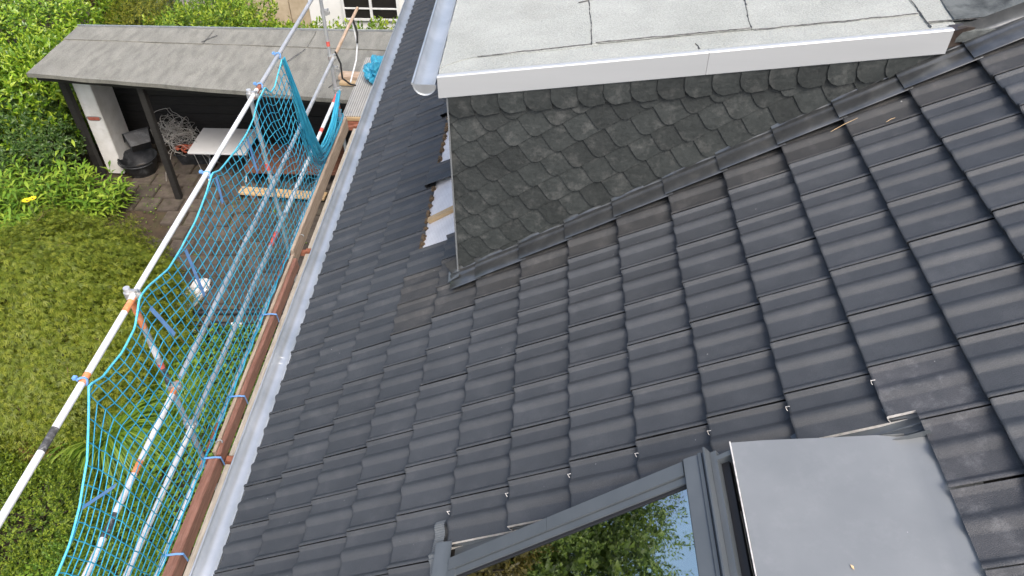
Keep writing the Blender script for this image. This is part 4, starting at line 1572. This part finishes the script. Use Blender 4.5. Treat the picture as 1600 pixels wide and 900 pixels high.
# drain pipes at the edge of the paving
for k, (y, z, x0, x1, dy) in enumerate(((4.86, 0.06, -3.55, -2.0, 0.10), (4.62, 0.055, -3.5, -1.6, -0.02), (4.46, 0.055, -3.4, -1.7, -0.10))):
    t = thing('drain_pipe', (x0, y, GZ), ('black drain pipe nearest the shed beside the paving edge', 'middle black drain pipe with a white label', 'black drain pipe nearest the ground cover plants')[k], 'pipe', 'dark pipes at the paving edge')
    MB().tube([(x0, y, GZ + z), (x1, y + dy, GZ + z)], 0.05, 14).done('barrel', M['pipe'], t, smooth=50)
    MB().tube([(x0 + 0.02, y, GZ + z), (x0 + 0.14, y + dy * 0.1, GZ + z)], 0.06, 14).done('socket', M['pipe'], t, smooth=50)
    if k == 1:
        MB().tube([(-2.85, y + dy * 0.35, GZ + z), (-2.68, y + dy * 0.42, GZ + z)], 0.0512, 14).done('white_label', M['bag'], t, smooth=50)
# blue tarp on the steel deck, timber blocks on the shed roof
bm_ = bmesh.new()
bmesh.ops.create_icosphere(bm_, subdivisions=4, radius=1)
for v in bm_.verts:
    p = v.co.copy()
    n = mnoise.fractal(p * 1.6, 0.6, 2.1, 4) * 0.35 + 0.2 * abs(mnoise.noise(p * 4 + Vector((3, 1, 0))))
    v.co = Vector((p.x * 0.17, p.y * 0.34, max(0.0, p.z * 0.16 + 0.08))) * (1 + n)
    v.co += Vector((-0.84, 7.95, DZ + 0.077))
me = bpy.data.meshes.new('tarpaulin')
bm_.to_mesh(me)
bm_.free()
o = link('tarpaulin', me, M['tarp'])
tag(o, 'crumpled blue tarpaulin lying on the perforated steel deck', 'tarpaulin')
o = MB().obox((-1.30, 8.05, -1.655), (0.42, 0.20, 0.06), R(-4)).done('timber_offcut', M['steel_block'])
tag(o, 'pinkish timber offcut on the shed roof beside the steel deck', 'timber', 'timber offcuts on the shed roof')
o = MB().obox((-1.28, 7.82, -1.665), (0.36, 0.10, 0.045), R(-3)).done('timber_offcut', M['wood_new'])
tag(o, 'yellow timber offcut on the shed roof, nearer the roof edge', 'timber', 'timber offcuts on the shed roof')

# ================================================================== NEIGHBOUR
nh = thing('neighbour_house', (-1.2, 14.5, GZ), 'white rendered house with a barred window behind the hedge', 'house')
MB().box((-3.55, 13.5, GZ), (2.5, 19.0, 1.2)).done('wall', M['house_white'], nh)
MB().add([(-3.9, 13.1, 1.2), (2.9, 13.1, 1.2), (2.9, 19.4, 1.2), (-3.9, 19.4, 1.2), (-3.9, 16.2, 3.4), (2.9, 16.2, 3.4)],
         [(0, 1, 5, 4), (2, 3, 4, 5), (0, 4, 3), (1, 2, 5), (0, 3, 2, 1)]).done('roof', M['tile'], nh)
for wx in (-2.72, -0.6):
    wn_ = MB().box((wx, 13.44, -3.05), (wx + 1.2, 13.49, -3.0)).box((wx, 13.44, -1.7), (wx + 1.2, 13.49, -1.65)).box((wx - 0.05, 13.44, -3.05), (wx, 13.49, -1.65)).box((wx + 1.2, 13.44, -3.05), (wx + 1.25, 13.49, -1.65)).done('window', M['frame_white'], nh)
    MB().box((wx, 13.46, -3.0), (wx + 1.2, 13.47, -1.7)).done('pane', mat('dark_pane', (0.02, 0.018, 0.018), rough=0.15), wn_)
    MB().box((wx + 0.58, 13.43, -3.0), (wx + 0.64, 13.48, -1.7)).done('mullion', M['frame_white'], wn_)
    for zz in (-2.78, -2.45, -2.1):
        MB().box((wx, 13.435, zz), (wx + 1.2, 13.478, zz + 0.03)).done('glazing_bar', M['frame_white'], wn_)
gw = thing('garden_wall', (-5.0, 13.6, GZ), 'beige and grey slab wall left of the white house', 'wall')
k = 0
x = -7.4
while x < -3.6:
    w = 0.42 + 0.1 * rng.random()
    MB().box((x, 13.55, GZ), (x + w - 0.015, 13.72, -1.75 - 0.03 * rng.random()), bev=0.01).done('slab', M['slab'] if (x > -5.6) else M['slab_grey'], gw)
    x += w
    k += 1

# small litter on the roof
for (v, u, ln, a, lb) in ((4.10, 0.10, 0.16, 20, 'dry straw on the tiles below the upper cheek flashing'), (4.36, -0.02, 0.05, 25, 'short straw bit on the tiles near the top right'), ):
    p0 = Vector(RP(v, u, 0.016))
    p1 = Vector(RP(v + ln * math.cos(R(a)), u + ln * math.sin(R(a)) * 0.4, 0.012))
    o = MB().tube([p0, (p0 + p1) / 2 + Vector((0, 0, 0.004)), p1], [0.0012, 0.0018, 0.001], 5).done('straw', M['plank'])
    tag(o, lb, 'straw', 'bits of straw on the roof tiles')
o = MB().add([RP(3.57, -2.36, 0.125), RP(3.578, -2.367, 0.122), RP(3.577, -2.38, 0.121), RP(3.571, -2.373, 0.127)], [(0, 1, 2, 3)]).done('dry_leaf', M['plank'])
tag(o, 'tiny dry leaf on the grey sheet above the roof window', 'leaf')

# ================================================================== PLANTS
def leaf_mesh(pos, dirs, ups, length, width, fold=0.25, droop=0.25):
    """one folded leaf (4 triangles) per row; arrays of N"""
    n = len(pos)
    d = dirs / np.linalg.norm(dirs, axis=1, keepdims=True)
    s = np.cross(d, ups)
    s /= np.linalg.norm(s, axis=1, keepdims=True) + 1e-9
    u = np.cross(s, d)
    L = np.asarray(length).reshape(-1, 1) * np.ones((n, 1))
    W = np.asarray(width).reshape(-1, 1) * np.ones((n, 1))
    base = pos
    mid = pos + d * L * 0.45 + u * 0.02 * L
    tip = pos + d * L - u * droop * L
    l = pos + d * L * 0.48 + s * W * 0.5 + u * W * fold
    r = pos + d * L * 0.48 - s * W * 0.5 + u * W * fold
    V = np.stack([base, l, mid, r, tip], 1).reshape(-1, 3)
    o = (np.arange(n) * 5)[:, None]
    F = np.concatenate([o + np.array([[0, 2, 1]]), o + np.array([[0, 3, 2]]), o + np.array([[1, 2, 4]]), o + np.array([[2, 3, 4]])], 0)
    return V, F


def np_mesh(name, V, F, mt, parent=None, smooth=False):
    me = bpy.data.meshes.new(name)
    me.vertices.add(len(V))
    me.vertices.foreach_set('co', np.asarray(V, 'f').ravel())
    k = F.shape[1]
    me.loops.add(F.size)
    me.loops.foreach_set('vertex_index', np.asarray(F, 'i').ravel())
    me.polygons.add(len(F))
    me.polygons.foreach_set('loop_start', np.arange(0, F.size, k, dtype='i'))
    me.update(calc_edges=True)
    me.validate()
    if smooth:
        me.shade_smooth()
    return link(name, me, mt, parent)


def nrand(n):
    v = rng.normal(0, 1, (n, 3))
    return v / np.linalg.norm(v, axis=1, keepdims=True)


def vnoise(P, sc_, seed=0.0):
    return np.array([mnoise.noise(Vector((p[0] * sc_ + seed, p[1] * sc_, p[2] * sc_))) for p in P])


def shoots(centres, outs, per, leaf_len, leaf_w, stem, mt_leaf, name, parent, spread=0.6, fold=0.2, droop=0.2, rosette=False, jitter=0.25):
    """leaves set round little shoots so the foliage clumps"""
    n = len(centres)
    c = np.repeat(centres, per, 0)
    o = np.repeat(outs, per, 0)
    t = np.tile(np.linspace(0.05, 1, per), n)[:, None]
    rd = nrand(n * per)
    rd = rd - o * (rd * o).sum(1, keepdims=True) * 0.9
    rd /= np.linalg.norm(rd, axis=1, keepdims=True) + 1e-9
    pos = c + o * stem * t * (1 if not rosette else 0.4)
    d = rd * (1.1 - spread * t) + o * (0.25 + spread * t) + rng.normal(0, jitter, (n * per, 3)) * 0.5
    ln = leaf_len * (0.65 + 0.6 * rng.random(n * per)) * (1.05 - 0.25 * t[:, 0])
    V, F = leaf_mesh(pos, d, o + rng.normal(0, 0.2, o.shape), ln, ln * leaf_w, fold, droop)
    return np_mesh(name, V, F, mt_leaf, parent)


def blob_surface(n, c, rad, seed, flat_bottom=True, lump=0.18, freq=1.4, inner=0.25, zmin=-0.2):
    """points through the outer layer of a lumpy mound; returns points and outward directions"""
    d = nrand(int(n * 1.8))
    d = d[d[:, 2] > zmin][:n]
    lm = 1 + lump * np.array([mnoise.fractal(Vector((p[0] * freq + seed, p[1] * freq, p[2] * freq)), 0.8, 2.0, 3) for p in d])
    r = lm * (1 - inner * rng.random(len(d)) ** 1.5)
    P = np.array(c) + d * r[:, None] * np.array(rad)
    o = d / np.array(rad)
    o /= np.linalg.norm(o, axis=1, keepdims=True)
    return P, o


def stems(name, parent, base, tips, r0=0.02, mt='bark', bend=0.3):
    b = MB()
    for t in tips:
        p, q = Vector(base), Vector(t)
        m = p.lerp(q, 0.5) + Vector((rng.normal(0, bend * 0.2), rng.normal(0, bend * 0.2), (q - p).length * 0.12))
        b.tube([p, p.lerp(m, 0.6), m, q], [r0, r0 * 0.8, r0 * 0.55, r0 * 0.2], 6)
    return b.done(name, M[mt], parent, smooth=60)


# --- weeping fine-leaved maple -------------------------------------
maple = thing('japanese_maple', (-5.4, 3.95, GZ), 'wide low mound of a fine-leaved weeping green maple left of the net', 'tree')
LM_maple = leaf_mat('maple_leaf', (0.11, 0.155, 0.014), (0.20, 0.255, 0.025), (0.36, 0.39, 0.05), trans=0.42)
C0 = np.array((-5.45, 3.95, GZ + 0.1))
RAD = np.array((1.95, 2.12, 1.6))
nsh = 14000
Pm, Om = blob_surface(nsh, C0, RAD, 3.1, lump=0.2, freq=1.8, inner=0.2, zmin=-0.02)
nsh = len(Pm)
per = 8
c = np.repeat(Pm, per, 0)
hor = Om.copy()
hor[:, 2] = 0
hor /= np.linalg.norm(hor, axis=1, keepdims=True) + 1e-6
sw = rng.normal(0, 0.7, (nsh, 3))
sw[:, 2] *= 0.2
bd = hor + sw * 0.6 + Om * 0.3
bd[:, 2] -= 0.25
bd /= np.linalg.norm(bd, axis=1, keepdims=True)
B = np.repeat(bd, per, 0)
O = np.repeat(Om, per, 0)
t = np.tile(np.linspace(0, 1, per), nsh)[:, None]
pos = c + B * t * 0.24 + O * 0.03 * np.sin(t * 3) + rng.normal(0, 0.022, c.shape) - np.array((0, 0, 1)) * 0.05 * t ** 2
nl = len(pos)
ax = B + rng.normal(0, 0.45, (nl, 3))
ax[:, 2] -= 0.25
ax /= np.linalg.norm(ax, axis=1, keepdims=True)
up = O + rng.normal(0, 0.25, (nl, 3))
s = np.cross(ax, up)
s /= np.linalg.norm(s, axis=1, keepdims=True) + 1e-9
L_ = 0.072 * (0.6 + 0.8 * rng.random(nl))[:, None]
Vs, Fs = [pos], []
nlobe = 3
for k in range(nlobe):
    a = (k - 1) * 0.55
    ll = L_ * (1.0 - 0.2 * abs(k - 1))
    dl = ax * math.cos(a) + s * math.sin(a)
    pl_ = -ax * math.sin(a) + s * math.cos(a)
    tip = pos + dl * ll - up * ll * 0.22
    m1 = pos + dl * ll * 0.5 + pl_ * ll * 0.07
    m2 = pos + dl * ll * 0.5 - pl_ * ll * 0.07
    Vs += [m1, tip, m2]
V = np.stack(Vs, 1).reshape(-1, 3)
st = 1 + 3 * nlobe
off = (np.arange(nl) * st)[:, None]
F = []
for k in range(nlobe):
    F.append(off + np.array([[0, 1 + 3 * k, 2 + 3 * k, 3 + 3 * k]]))
np_mesh('crown', V, np.concatenate(F, 0), LM_maple, maple)
# dense shaded twigs under the leaf skin
Pi, Oi = blob_surface(260, C0, RAD * 0.86, 3.1, lump=0.2, freq=1.8, inner=0.3, zmin=0.0)
stems('limb', maple, (-5.45, 3.95, GZ), [tuple(p) for p in Pi[:70]], 0.035, bend=0.6)
MB().tube([(-5.45, 3.95, GZ - 0.05), (-5.40, 3.98, GZ + 0.3), (-5.5, 3.9, GZ + 0.7)], [0.1, 0.085, 0.06], 10).done('trunk', M['bark'], maple, smooth=60)
for k in range(60):
    b = MB()
    i = rng.integers(0, nsh)
    p = Vector(Pm[i]) + Vector(Om[i]) * 0.035
    d = Vector(bd[i]) * (0.16 + 0.14 * rng.random())
    b.tube([p - d * 0.3, p + d * 0.3 + Vector((rng.normal(0, 0.02), rng.normal(0, 0.02), 0.012)), p + d + Vector((0, 0, -0.02))], 0.0034, 4, cap=False)
    b.done('twig', M['twig'], maple)
# inner leaf mass (same leaves, sparser, deeper) keeps the ground from showing through
Pd, Od = blob_surface(5200, C0, RAD * 0.88, 3.1, lump=0.2, freq=1.8, inner=0.2, zmin=-0.02)
V, F = leaf_mesh(Pd, nrand(len(Pd)) + Od * 0.4, Od, 0.13, 0.06, 0.1, 0.3)
np_mesh('inner_leaves', V, F, LM_maple, maple)

# --- generic shrubs --------------------------------------------------
LM = {
    'laurel': leaf_mat('laurel_leaf', (0.07, 0.17, 0.012), (0.21, 0.36, 0.022), (0.46, 0.58, 0.06), trans=0.3, rough=0.32, spec=0.6),
    'pieris': leaf_mat('dark_shrub_leaf', (0.03, 0.075, 0.016), (0.06, 0.125, 0.025), (0.13, 0.2, 0.05), trans=0.22, rough=0.4),
    'spear': leaf_mat('spear_leaf', (0.08, 0.18, 0.018), (0.19, 0.33, 0.032), (0.38, 0.5, 0.06), trans=0.32, rough=0.5),
    'hedge': leaf_mat('hedge_leaf', (0.08, 0.17, 0.015), (0.2, 0.32, 0.025), (0.42, 0.5, 0.05), trans=0.32, rough=0.5),
    'gold': leaf_mat('gold_shrub_leaf', (0.06, 0.085, 0.01), (0.14, 0.16, 0.015), (0.3, 0.29, 0.02), trans=0.25, rough=0.6),
    'spirea': leaf_mat('small_leaf', (0.055, 0.1, 0.01), (0.13, 0.2, 0.015), (0.28, 0.35, 0.03), trans=0.28, rough=0.5),
    'grass': leaf_mat('grass_blade', (0.07, 0.15, 0.014), (0.15, 0.26, 0.025), (0.28, 0.38, 0.06), trans=0.3, rough=0.45),
    'cover': leaf_mat('ground_cover_leaf', (0.05, 0.11, 0.012), (0.11, 0.21, 0.02), (0.22, 0.34, 0.035), trans=0.25, rough=0.5),
    'brown': leaf_mat('bronze_leaf', (0.07, 0.07, 0.015), (0.15, 0.11, 0.03), (0.24, 0.17, 0.06), trans=0.25),
    'tree': leaf_mat('tree_leaf', (0.05, 0.09, 0.014), (0.11, 0.18, 0.025), (0.2, 0.28, 0.04), trans=0.3),
    'tree2': leaf_mat('brownish_tree_leaf', (0.06, 0.05, 0.012), (0.12, 0.1, 0.02), (0.2, 0.16, 0.03), trans=0.3),
}


def shrub(name, label, c, rad, n, per, ll, lw, key, lump=0.2, freq=1.8, inner=0.3, zmin=-0.1, stem=0.1, spread=0.6, group=None, cat='shrub', core=True, up=0.0, droop=0.2):
    t = thing(name, (c[0], c[1], GZ), label, cat, group)
    P_, O_ = blob_surface(n, c, rad, rng.random() * 50, lump=lump, freq=freq, inner=inner, zmin=zmin)
    O_ = O_ + np.array((0, 0, up))
    O_ /= np.linalg.norm(O_, axis=1, keepdims=True)
    shoots(P_, O_, per, ll, lw, stem, LM[key], 'foliage', t, spread=spread, droop=droop)
    k = min(40, len(P_))
    stems('stem', t, (c[0], c[1], GZ), [tuple(p) for p in P_[:k] - O_[:k] * 0.1], 0.014)
    return t


def box_hedge(name, label, x0, x1, y0, y1, ztop, n, per, ll, lw, key, round_=0.5, lump=0.12, cat='hedge', stem=0.12, zlo=None, spread=0.6):
    """clipped hedge block: points on top and sides of a lumpy rounded box"""
    t = thing(name, ((x0 + x1) / 2, (y0 + y1) / 2, GZ), label, cat)
    zlo = GZ if zlo is None else zlo
    c = np.array(((x0 + x1) / 2, (y0 + y1) / 2, zlo))
    h = np.array(((x1 - x0) / 2, (y1 - y0) / 2, ztop - zlo))
    q = rng.uniform(-1, 1, (n * 3, 3))
    q[:, 2] = np.abs(q[:, 2])
    f = rng.random(n * 3)
    at = (h[0] * h[1] * 4, h[1] * h[2] * 4, h[0] * h[2] * 4)
    pr = np.array(at) / sum(at)
    top_ = f < pr[0]
    sx = (f >= pr[0]) & (f < pr[0] + pr[1])
    sy = f >= pr[0] + pr[1]
    q[top_, 2] = 1
    q[sx, 0] = np.sign(q[sx, 0])
    q[sy, 1] = np.sign(q[sy, 1])
    q = q[:n]
    o = np.zeros_like(q)
    pw = 6
    o[:, 0] = np.sign(q[:, 0]) * np.abs(q[:, 0]) ** pw
    o[:, 1] = np.sign(q[:, 1]) * np.abs(q[:, 1]) ** pw
    o[:, 2] = np.abs(q[:, 2]) ** pw
    o /= np.linalg.norm(o, axis=1, keepdims=True) + 1e-6
    P_ = c + q * h
    # round the corners a little and make the face uneven
    corner = np.maximum(0, (np.abs(q) ** 4).sum(1) - 1.0)
    sd = rng.random() * 40
    lmp = np.array([mnoise.fractal(Vector((p[0] * 1.1 + sd, p[1] * 1.1, p[2] * 1.1)), 0.8, 2.0, 3) for p in P_])
    P_ = P_ + o * (lmp * lump - corner * 0.16 * round_ - 0.22 * rng.random(len(P_)) ** 2)[:, None]
    shoots(P_, o, per, ll, lw, stem, LM[key], 'foliage', t, spread=spread)
    stems('stem', t, tuple(c), [tuple(p) for p in (P_ - o * 0.25)[:40]], 0.03)
    return t


box_hedge('laurel_hedge', 'tall bright green laurel hedge left of the shed roof', -11.5, -7.25, 9.2, 14.5, -1.75, 8500, 6, 0.11, 0.48, 'laurel', lump=0.35, round_=1.4)
shrub('laurel_shrub', 'yellow-green laurel shoots leaning against the shed roof edge', (-7.6, 9.0, -3.1), (0.7, 1.2, 1.25), 700, 7, 0.15, 0.34, 'laurel', stem=0.16, spread=0.9, up=0.5)
shrub('dark_shrub', 'dark green small-leaved shrub under the left end of the shed roof', (-7.7, 8.3, -3.4), (1.0, 0.9, 0.95), 1500, 8, 0.085, 0.36, 'pieris', stem=0.1, up=0.4)
shrub('dark_shrub', 'grey-green bushy shrub at the left edge behind the spear-leaved plants', (-9.0, 8.2, -3.4), (1.0, 1.0, 1.0), 1400, 8, 0.08, 0.36, 'pieris', stem=0.1, up=0.4)


def perennial(name, label, c, n_st, ht, spread, ll, lw, key, group=None, per=12):
    t = thing(name, (c[0], c[1], GZ), label, 'plant', group)
    sb = MB()
    pos, dr, up_ = [], [], []
    for k in range(n_st):
        a, r_ = rng.random() * 6.28, spread * math.sqrt(rng.random())
        p = np.array((c[0] + r_ * math.cos(a), c[1] + r_ * math.sin(a), GZ))
        lean = np.array((math.cos(a), math.sin(a), 0)) * 0.25 * rng.random() + rng.normal(0, 0.1, 3)
        h = ht * (0.7 + 0.4 * rng.random())
        tip = p + np.array((0, 0, h)) + lean * h
        sb.tube([tuple(p), tuple((p + tip) / 2 + lean * 0.05), tuple(tip)], [0.005, 0.004, 0.002], 4, cap=False)
        for i in range(per):
            tt = 0.35 + 0.65 * i / (per - 1)
            q = p + (tip - p) * tt
            th = i * 2.4 + rng.random()
            pos.append(q)
            dr.append((math.cos(th), math.sin(th), 0.55 * tt + rng.normal(0, 0.15)))
            up_.append((0, 0, 1))
    pos, dr, up_ = np.array(pos), np.array(dr), np.array(up_) + rng.normal(0, 0.15, (len(pos), 3))
    ln = ll * (0.6 + 0.6 * rng.random(len(pos)))
    V, F = leaf_mesh(pos, dr, up_, ln, ln * lw, 0.15, 0.3)
    np_mesh('foliage', V, F, LM[key], t)
    sb.done('stem', M['bark'], t)
    return t


for k, (cx, cy, ns_, ht, sp, lb) in enumerate((
        (-7.0, 7.35, 120, 0.95, 0.65, 'clump of fresh green spear-leaved plants in front of the white pier'),
        (-7.9, 7.1, 120, 1.0, 0.7, 'clump of spear-leaved plants left of the white pier, beside the dark shrub'),
        (-6.15, 7.45, 70, 0.6, 0.5, 'low spear-leaved clump at the corner of the brown paving'),
        (-8.7, 6.6, 100, 0.95, 0.7, 'spear-leaved clump at the left edge above the yellow flower'),
        (-7.3, 6.45, 90, 0.7, 0.6, 'spear-leaved clump around the yellow flower above the maple'))):
    perennial('spear_leaved_plant', lb, (cx, cy), ns_, ht, sp, 0.20, 0.24, 'spear', 'fresh green perennials left of the shed')
# yellow flower
fl = thing('yellow_flower', (-6.55, 6.32, GZ), 'single bright yellow daisy flower standing above the maple', 'flower')
for k, (dx, dy, dz) in enumerate(((0, 0, 0), (0.09, 0.02, 0.03), (-0.05, 0.03, -0.02))):
    b = MB()
    cx, cy, cz = -6.55 + dx, 6.32 + dy, -3.12 + dz
    MB().tube([(-6.55, 6.34, GZ), (cx, cy + 0.02, cz - 0.4), (cx, cy, cz)], 0.004, 5).done('stem', M['bark'], fl)
    for a in np.linspace(0, 2 * math.pi, 12)[:-1]:
        d = Vector((math.cos(a), math.sin(a), 0.12))
        s_ = Vector((-math.sin(a), math.cos(a), 0))
        p = Vector((cx, cy, cz))
        b.add([tuple(p + d * 0.012), tuple(p + d * 0.045 + s_ * 0.014), tuple(p + d * 0.07), tuple(p + d * 0.045 - s_ * 0.014)], [(0, 1, 2, 3)])
    b.done('petal', mat('yellow_petal', (0.85, 0.6, 0.01), (0.9, 0.7, 0.02), rough=0.6), fl)
    MB().add(*lathe([(0.0, 0.012), (0.010, 0.010), (0.015, 0.0), (0.0, -0.004)], (cx, cy, cz), 8)).done('flower_centre', M['nib'], fl)


def grass_clump(name, label, c, n, ln, key, w=0.012, group=None, lift=0.9):
    t = thing(name, (c[0], c[1], GZ), label, 'grass plant', group)
    V, F = [], []
    seg = 6
    for k in range(n):
        a = rng.random() * 6.28
        l = ln * (0.55 + 0.55 * rng.random())
        e = lift * (0.35 + 0.65 * rng.random())
        d = np.array((math.cos(a), math.sin(a), 0))
        s_ = np.array((-math.sin(a), math.cos(a), 0))
        p = np.array((c[0], c[1], GZ)) + d * 0.12 * rng.random() + s_ * rng.normal(0, 0.04)
        base = len(V)
        sway = rng.normal(0, 0.12)
        for i in range(seg):
            t_ = i / (seg - 1)
            q = p + d * l * 0.85 * t_ + s_ * sway * l * t_ ** 2 + np.array((0, 0, 1)) * l * (e * t_ * 1.4 - (0.75 + e * 0.6) * t_ ** 2.2)
            q[2] = max(q[2], GZ + 0.02)
            hw = w * (1 - t_ ** 3) * 0.5
            V += [q - s_ * hw, q + s_ * hw]
        for i in range(seg - 1):
            F.append((base + 2 * i, base + 2 * i + 1, base + 2 * i + 3, base + 2 * i + 2))
    np_mesh('blades', np.array(V), np.array(F), LM[key], t)
    return t


grass_clump('ornamental_grass', 'big arching clump of long grass blades between maple and net', (-3.85, 2.45), 1100, 1.25, 'grass', w=0.022)
grass_clump('ornamental_grass', 'arching grass clump half hidden behind the near rails', (-3.05, 3.1), 500, 0.75, 'grass', w=0.015)
grass_clump('ornamental_grass', 'long-bladed grass clump behind the hedge corner of the shed', (-8.1, 13.0), 700, 1.9, 'grass', w=0.03, lift=1.2)
shrub('small_leaf_shrub', 'low yellow-green small-leaved shrub in the near left corner', (-4.1, 1.15, -4.15), (0.85, 0.75, 0.62), 2300, 8, 0.042, 0.5, 'spirea', stem=0.08, up=0.5, lump=0.3)
shrub('small_leaf_shrub', 'low small-leaved shrub left of the near shrub, cut by the photo edge', (-5.1, 1.6, -4.15), (0.7, 0.7, 0.5), 1300, 8, 0.042, 0.5, 'spirea', stem=0.08, up=0.5, lump=0.3)
shrub('small_leaf_shrub', 'dark small-leaved shrub directly below the near end of the net', (-3.1, 0.75, -4.2), (0.7, 0.8, 0.4), 1500, 8, 0.04, 0.5, 'cover', stem=0.08, up=0.5, lump=0.3)
shrub('bronze_plant', 'small bronze-leaved plant beside the grass clump', (-4.55, 2.15, -4.15), (0.4, 0.35, 0.28), 160, 7, 0.10, 0.45, 'brown', stem=0.06)

# round-leaved ground cover (uncountable)
n = 15000
xs = rng.uniform(-4.2, -1.35, n)
ys = rng.uniform(-0.5, 4.55, n)
keep = (vnoise(np.stack([xs, ys, xs * 0], 1), 0.9, 3.0) > -0.28)
xs, ys = xs[keep], ys[keep]
zs = GZ + 0.03 + 0.13 * rng.random(len(xs)) + 0.08 * vnoise(np.stack([xs, ys, xs * 0], 1), 1.4, 9.0)
a = rng.random(len(xs)) * 6.28
d = np.stack([np.cos(a), np.sin(a), rng.normal(0.1, 0.25, len(xs))], 1)
ln = 0.055 * (0.6 + 0.7 * rng.random(len(xs)))
V, F = leaf_mesh(np.stack([xs, ys, zs], 1), d, np.array((0, 0, 1.0)) + rng.normal(0, 0.25, (len(xs), 3)), ln, ln * 0.95, 0.08, 0.1)
gc = np_mesh('ground_cover', V, F, LM['cover'])
tag(gc, 'low round-leaved green ground cover below the scaffold', 'ground cover', kind='stuff')
# moss tufts and litter on the paving edges
n = 2600
xs = rng.uniform(-6.3, -1.4, n)
ys = rng.uniform(4.4, 8.3, n)
edge = np.abs(vnoise(np.stack([xs, ys, xs * 0], 1), 1.3, 20.0)) < 0.06 + 0.35 * (ys < 5.0) + 0.35 * ((xs < -5.2))
xs, ys = xs[edge], ys[edge]
a = rng.random(len(xs)) * 6.28
ln = 0.03 * (0.6 + 0.9 * rng.random(len(xs)))
V, F = leaf_mesh(np.stack([xs, ys, np.full(len(xs), GZ + 0.025)], 1), np.stack([np.cos(a), np.sin(a), rng.random(len(xs)) * 0.8], 1), np.array((0, 0, 1.0)) + rng.normal(0, 0.3, (len(xs), 3)), ln, ln * 0.8)
mo = np_mesh('weeds', V, F, LM['cover'])
tag(mo, 'small weeds and moss growing in the paving joints', 'weeds', kind='stuff')

# planting behind the shed
box_hedge('leafy_hedge', 'leafy yellow-green hedge along the back of the shed, right part', -3.9, 1.2, 10.5, 11.7, -2.42, 3400, 7, 0.105, 0.5, 'hedge', lump=0.45, stem=0.2, spread=0.8)
box_hedge('leafy_hedge', 'leafy hedge behind the shed between gold shrub and beige wall', -6.2, -3.9, 10.6, 11.8, -2.2, 2000, 7, 0.10, 0.5, 'hedge', lump=0.45, stem=0.2, spread=0.8)
shrub('gold_shrub', 'rounded golden-green shrub behind the shed', (-6.5, 11.6, -3.0), (0.85, 0.85, 1.25), 2600, 8, 0.05, 0.3, 'gold', stem=0.08, lump=0.12)
shrub('bronze_shrub', 'bronze-tinted shrub between the gold shrub and the grass', (-8.2, 14.3, -3.3), (0.8, 0.8, 1.1), 700, 7, 0.10, 0.45, 'brown')
shrub('green_shrub', 'dark green shrub at the top edge behind the shed', (-7.3, 13.2, -3.4), (1.0, 0.9, 1.0), 900, 7, 0.10, 0.4, 'pieris')
shrub('green_shrub', 'blue-green shrub right of the gold shrub behind the hedge', (-5.4, 13.0, -3.2), (0.8, 0.5, 1.1), 700, 7, 0.09, 0.3, 'spear')


# --- tall garden tree, seen only as a reflection in the roof window ----
def tall_tree(label, c, ht, rad, key, n, seed):
    t = thing('garden_tree', (c[0], c[1], GZ), label, 'tree', 'tall trees left of the house')
    cz = GZ + ht - rad[2]
    P_, O_ = blob_surface(n, (c[0], c[1], cz), rad, seed, lump=0.35, freq=1.8, inner=0.6, zmin=-0.9)
    shoots(P_, O_, 7, 0.13, 0.5, 0.3, LM[key], 'crown', t, spread=0.6)
    Pq, Oq = blob_surface(2600, (c[0], c[1], cz), np.array(rad) * 0.88, seed, lump=0.35, freq=1.8, inner=0.5, zmin=-0.9)
    shoots(Pq, Oq, 5, 0.34, 0.55, 0.3, LM[key], 'inner_crown', t, spread=0.4)
    b = MB()
    b.tube([(c[0], c[1], GZ - 0.1), (c[0] + 0.1, c[1], GZ + ht * 0.3), (c[0] - 0.1, c[1] + 0.1, GZ + ht * 0.6), (c[0], c[1], GZ + ht * 0.9)], [0.35, 0.28, 0.2, 0.06], 10)
    b.done('trunk', M['bark'], t, smooth=60)
    stems('limb', t, (c[0], c[1], GZ + ht * 0.45), [tuple(p) for p in P_[:40]], 0.09, bend=1.0)
    return t


tall_tree('tall green tree left of the house, mirrored in the roof window', (-16.5, 9.0), 12.9, (4.4, 4.6, 5.6), 'tree', 14000, 2.0)
tall_tree('brownish tall tree left of the house, mirrored in the roof window', (-12.8, 5.4), 7.6, (2.6, 3.2, 3.2), 'tree2', 6000, 5.0)
